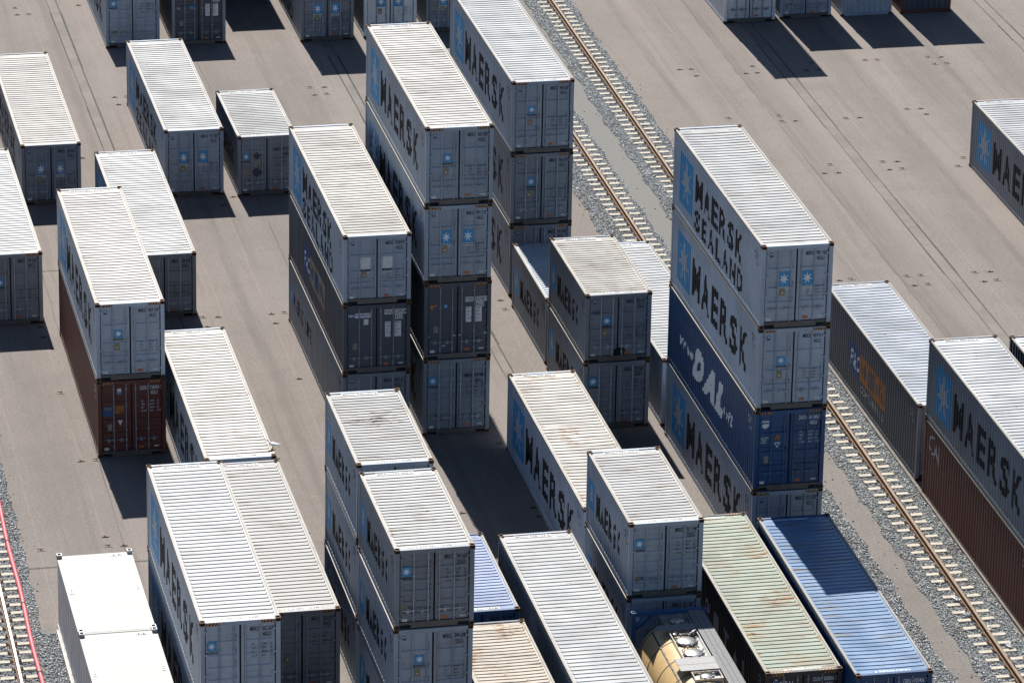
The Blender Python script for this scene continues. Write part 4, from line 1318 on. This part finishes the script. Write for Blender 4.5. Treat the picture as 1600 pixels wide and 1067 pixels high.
for fx, y0, y1, lab, grp in ((ra, -6, 74, 'pale concrete sleeper under the right-hand rusty crane rail', 'sleepers of the right crane rail'),
                             (rb, 15, 74, 'pale concrete sleeper under the rusty crane rail left of the gravel path', 'sleepers of the middle crane rail'),
                             (rl, -2, 18, 'pale concrete sleeper under the bright-topped rail at the lower left', 'sleepers of the left crane rail')):
    y = y0
    while y < y1:
        o = link('sleeper', sl_me, None, (fx(y) + rng.uniform(-0.025, 0.025), y + rng.uniform(-0.03, 0.03), rng.uniform(-0.012, 0.004)))
        o.rotation_euler = (rng.uniform(-0.03, 0.03), rng.uniform(-0.006, 0.006), rng.uniform(-0.025, 0.025))
        tag(o, lab, 'sleeper', grp)
        y += 0.615

# ballast: a bed sheet and loose stones lying on it
t = NT('ballast bed')
g = t.n('ShaderNodeNewGeometry')
vo = t.n('ShaderNodeTexVoronoi'); t.set(vo, 'Vector', g.outputs['Position']); t.set(vo, 'Scale', 13.0)
t.set(t.b, 'Base Color', t.mix(vo.outputs['Color'], (0.06, 0.065, 0.07), (0.20, 0.21, 0.215)))
t.set(t.b, 'Roughness', 0.9)
bp = t.n('ShaderNodeBump'); t.set(bp, 'Strength', 1.0); t.set(bp, 'Distance', 0.05); t.set(bp, 'Height', vo.outputs['Distance']); t.set(t.b, 'Normal', bp.outputs[0])
M['bed'] = t.m
t = NT('ballast stone')
g = t.n('ShaderNodeNewGeometry'); rnd = g.outputs['Random Per Island']
cr = t.n('ShaderNodeValToRGB'); t.set(cr, 0, rnd)
el = cr.color_ramp.elements
el[0].position = 0.0; el[0].color = (0.13, 0.148, 0.16, 1)
el[1].position = 1.0; el[1].color = (0.66, 0.67, 0.67, 1)
for p_, c_ in ((0.35, (0.27, 0.295, 0.31, 1)), (0.7, (0.40, 0.42, 0.43, 1)), (0.9, (0.52, 0.52, 0.51, 1))):
    e_ = el.new(p_); e_.color = c_
t.set(t.b, 'Base Color', t.mix(t.ramp(t.noise(g.outputs['Position'], 0.8, 4.0, 0.65), 0.5, 0.75, 0, 0.5), cr.outputs[0], (0.17, 0.135, 0.10))); t.set(t.b, 'Roughness', 0.8)
M['stone'] = t.m

def wob(y, s, amp=0.05):
    return amp * (math.sin(y * 1.7 + s) + 0.6 * math.sin(y * 4.1 + 2 * s) + 0.5 * math.sin(y * 0.37 + 3 * s))
def bed(name, fl, fr, y0, y1, z):
    b = MB(); n = int((y1 - y0) / 0.25)
    vs = []
    for k in range(n + 1):
        y = y0 + (y1 - y0) * k / n
        vs += [(fl(y), y, z), (fr(y), y, z)]
    b.add(vs, [(2 * k, 2 * k + 1, 2 * k + 3, 2 * k + 2) for k in range(n)])
    return b
ICO = np.array([(1, 0, 0), (-1, 0, 0), (0, 1, 0), (0, -1, 0), (0, 0, 1), (0, 0, -1)], float)
ITR = np.array([(0, 2, 4), (2, 1, 4), (1, 3, 4), (3, 0, 4), (2, 0, 5), (1, 2, 5), (3, 1, 5), (0, 3, 5)])
def stones(name, fl, fr, y0, y1, z, dens, size, seed, label):
    rg = np.random.default_rng(seed)
    wmax = max(fr(y) - fl(y) for y in (y0, (y0 + y1) / 2, y1)) + 0.1
    n = int(dens * wmax * (y1 - y0))
    ys = rg.uniform(y0, y1, n)
    lo = np.array([fl(v) for v in ys]); hi = np.array([fr(v) for v in ys])
    xs = lo + (hi - lo) * rg.uniform(0, 1, n)
    edge = rg.uniform(0, 1, n) < 0.02
    xs = np.where(edge, xs + rg.normal(0, 0.25, n), xs)
    s = size * rg.uniform(0.55, 1.25, n)
    v = ICO[None] * (1 + rg.uniform(-0.35, 0.35, (n, 6, 1))) + rg.uniform(-0.22, 0.22, (n, 6, 3))
    a = rg.uniform(0, 6.283, n); ca, sa = np.cos(a), np.sin(a)
    tl = rg.uniform(-0.7, 0.7, n); ct, st_ = np.cos(tl), np.sin(tl)
    x = v[:, :, 0] * ca[:, None] - v[:, :, 1] * sa[:, None]
    y = v[:, :, 0] * sa[:, None] + v[:, :, 1] * ca[:, None]
    zz = v[:, :, 2] * 0.75
    y2 = y * ct[:, None] - zz * st_[:, None]; z2 = y * st_[:, None] + zz * ct[:, None]
    P = np.stack([x, y2, z2], 2) * s[:, None, None]
    P[:, :, 0] += xs[:, None]; P[:, :, 1] += ys[:, None]; P[:, :, 2] += (z + rg.uniform(0.0, 0.03, n))[:, None]
    P = P.reshape(-1, 3)
    F = (ITR[None] + (np.arange(n) * 6)[:, None, None]).reshape(-1)
    me = bpy.data.meshes.new(name)
    me.vertices.add(len(P)); me.vertices.foreach_set('co', P.ravel())
    nf = n * 8
    me.loops.add(nf * 3); me.loops.foreach_set('vertex_index', F.astype(np.int32))
    me.polygons.add(nf); me.polygons.foreach_set('loop_start', np.arange(0, nf * 3, 3, dtype=np.int32))
    me.materials.append(M['stone'])
    me.update(calc_edges=True)
    o = link(name, me)
    o['kind'] = 'stuff'; o['label'] = label; o['category'] = 'ballast'
    return o
def aL(y): return ra(y) - (1.18 if y > 30 else 1.12) + wob(y, 1)
def aR(y): return ra(y) + (0.98 if y > 30 else 1.10) + wob(y, 2, 0.03)
def bL(y): return rb(y) - 1.40 + wob(y, 3, 0.05)
def bR(y): return rb(y) + 0.83 + wob(y, 4)
def lL(y): return rl(y) - 1.3
def lR(y): return (rl(y) + 1.09 + wob(y, 5, 0.035)) if y > 6.75 else -15.94
for nm, fl, fr, y0, y1, lb in (('ballast', aL, aR, -9, 76, 'grey stone ballast round the sleepers of the right crane rail'),
                               ('ballast', bL, bR, -9, 76, 'grey stone ballast round the sleepers of the middle crane rail'),
                               ('ballast', lL, lR, -7, 24, 'grey stone ballast at the lower left corner')):
    structure(link('ballast_bed', bed('bed', fl, fr, y0, y1, 0.012).mesh('ballast_bed', [M['bed']])))
    stones(nm, fl, fr, y0, y1, 0.015, 400, 0.034, abs(int(y1) + int(fl(0) * 7)), lb)
structure(link('gravel_path', bed('path', lambda y: bR(y) - 0.25, lambda y: aL(y) + 0.25, -9, 76, 0.006).mesh('gravel_path', [M['path']])))
# low kerb along the right-hand container row
M['kerb'] = plain('kerb concrete', (0.15, 0.135, 0.12), 0.9, 0, 0.2, 3)
b = MB()
for k in range(30):
    y = -9 + k * 1.2
    b.box(14.99, 15.10, y, y + 1.19, 0.0, 0.10)
structure(link('kerb', b.mesh('kerb', [M['kerb']])))
b = MB(); b.box(-16.02, -15.945, -7, 6.75, 0.0, 0.13)
M['kerb_pale'] = plain('pale kerb concrete', (0.50, 0.48, 0.44), 0.9, 0, 0.1, 3)
structure(link('kerb', b.mesh('kerb', [M['kerb_pale']])))

# plastic scraps blown against the right rail
M['scrap'] = plain('white plastic film', (0.62, 0.63, 0.64), 0.5)
for k, (x, y, a) in enumerate(((13.62, 4.15, 0.4), (13.95, 1.75, 1.2), (13.60, 2.9, 2.0), (14.25, 0.35, 0.2))):
    rng = random.Random(90 + k); b = MB(); n = 6
    P = [[(0.17 * (i / n - 0.5), 0.28 * (j / n - 0.5), 0.10 + 0.05 * rng.random() + (0.03 if (i + j) % 2 else 0)) for j in range(n + 1)] for i in range(n + 1)]
    vs = [p for row in P for p in row]; m_ = n + 1
    vs2 = [(x_, y_, z_ - 0.004) for x_, y_, z_ in vs]
    q = [(i * m_ + j, (i + 1) * m_ + j, (i + 1) * m_ + j + 1, i * m_ + j + 1) for i in range(n) for j in range(n)]
    b.add(vs, q); b.add(vs2, [f[::-1] for f in q])
    o = link('plastic_scrap', b.mesh('plastic_scrap', [M['scrap']]), None, (x, y, 0.0)); o.rotation_euler.z = a
    tag(o, 'crumpled white plastic scrap caught on the ballast by the right rusty rail', 'litter', 'plastic scraps by the right rail')

# pink hose along the left rail
M['hose'] = plain('pink hose', (0.55, 0.10, 0.12), 0.5, 0, 0.12, 2)
hose = thing('hose', 'pink hose lying along the ballast at the lower left', 'hose', (-16.87, 5, 0))
b = MB(); prev = None; n = 90
for k in range(n + 1):
    y = -4 + 24 * k / n
    p = Vector((-16.92 + 0.0075 * (y - 3) + 0.02 * math.sin(y * 0.8) + 16.87, y - 5, 0.135))
    if prev is not None:
        b.bar(prev, p, 0.072, 12)
    prev = p
link('tube', b.mesh('tube', [M['hose']]), hose)
for y in (14.0, 8.9, 3.6, -1.5):
    b = MB(); x = -16.92 + 0.0075 * (y - 3) + 0.02 * math.sin(y * 0.8) + 16.87
    b.bar((x, y - 5.05, 0.135), (x, y - 4.95, 0.135), 0.086, 12)
    link('coupling', b.mesh('coupling', [M['strap']]), hose)

# ------------------------------------------------------------------ gull on the roof edge
M['gull_white'] = plain('white feathers', (0.78, 0.78, 0.77), 0.7, 0, 0.04)
M['gull_grey'] = plain('grey feathers', (0.32, 0.34, 0.37), 0.7)
M['gull_beak'] = plain('yellow beak', (0.55, 0.32, 0.04), 0.5)
gull = thing('gull', 'white gull perched on a container roof edge above the two-high pair', 'bird', (-7.76, 14.15, HC - 0.018), R(160))
gull.scale = (0.8, 0.8, 0.8)
b = MB()
def tube(path, m=0):
    n = 10; vs = []; fs = []
    for (x, z, rw, rh) in path:
        for k in range(n):
            a = 2 * math.pi * k / n
            vs.append((x, rw * math.cos(a), z + rh * math.sin(a)))
    for j in range(len(path) - 1):
        for k in range(n):
            fs.append((j * n + k, j * n + (k + 1) % n, (j + 1) * n + (k + 1) % n, (j + 1) * n + k))
    fs.append(tuple(range(n))[::-1]); fs.append(tuple(range((len(path) - 1) * n, len(path) * n)))
    b.add(vs, fs, m, True)
tube([(-0.30, 0.20, 0.02, 0.006), (-0.24, 0.195, 0.045, 0.015), (-0.16, 0.18, 0.055, 0.04), (-0.06, 0.17, 0.085, 0.075), (0.04, 0.18, 0.09, 0.085), (0.12, 0.22, 0.065, 0.07),
      (0.16, 0.28, 0.045, 0.05), (0.175, 0.33, 0.044, 0.046), (0.195, 0.36, 0.045, 0.043), (0.225, 0.365, 0.03, 0.03), (0.245, 0.362, 0.012, 0.012)])
link('body', b.mesh('body', [M['gull_white']]), gull)
b = MB()
for sy in (-1, 1):
    vs = [(0.09, sy * 0.088, 0.22), (0.0, sy * 0.105, 0.25), (-0.14, sy * 0.085, 0.235), (-0.36, sy * 0.03, 0.215), (-0.18, sy * 0.085, 0.165), (0.0, sy * 0.10, 0.16)]
    vs2 = [(x, y + sy * 0.012, z) for x, y, z in vs]
    b.add(vs + vs2, [(0, 1, 2, 3, 4, 5), (6, 7, 8, 9, 10, 11)] + [(k, (k + 1) % 6, 6 + (k + 1) % 6, 6 + k) for k in range(6)])
link('wing', b.mesh('wing', [M['gull_white']]), gull)
b = MB()
b.bar((0.235, 0, 0.36), (0.30, 0, 0.352), 0.010, 6)
for sy in (-1, 1):
    b.bar((-0.01, sy * 0.03, 0.12), (-0.005, sy * 0.03, 0.004), 0.008, 6)
    b.box(-0.01, 0.05, sy * 0.03 - 0.02, sy * 0.03 + 0.02, 0.0, 0.008)
link('beak_and_legs', b.mesh('beak_and_legs', [M['gull_beak']]), gull)
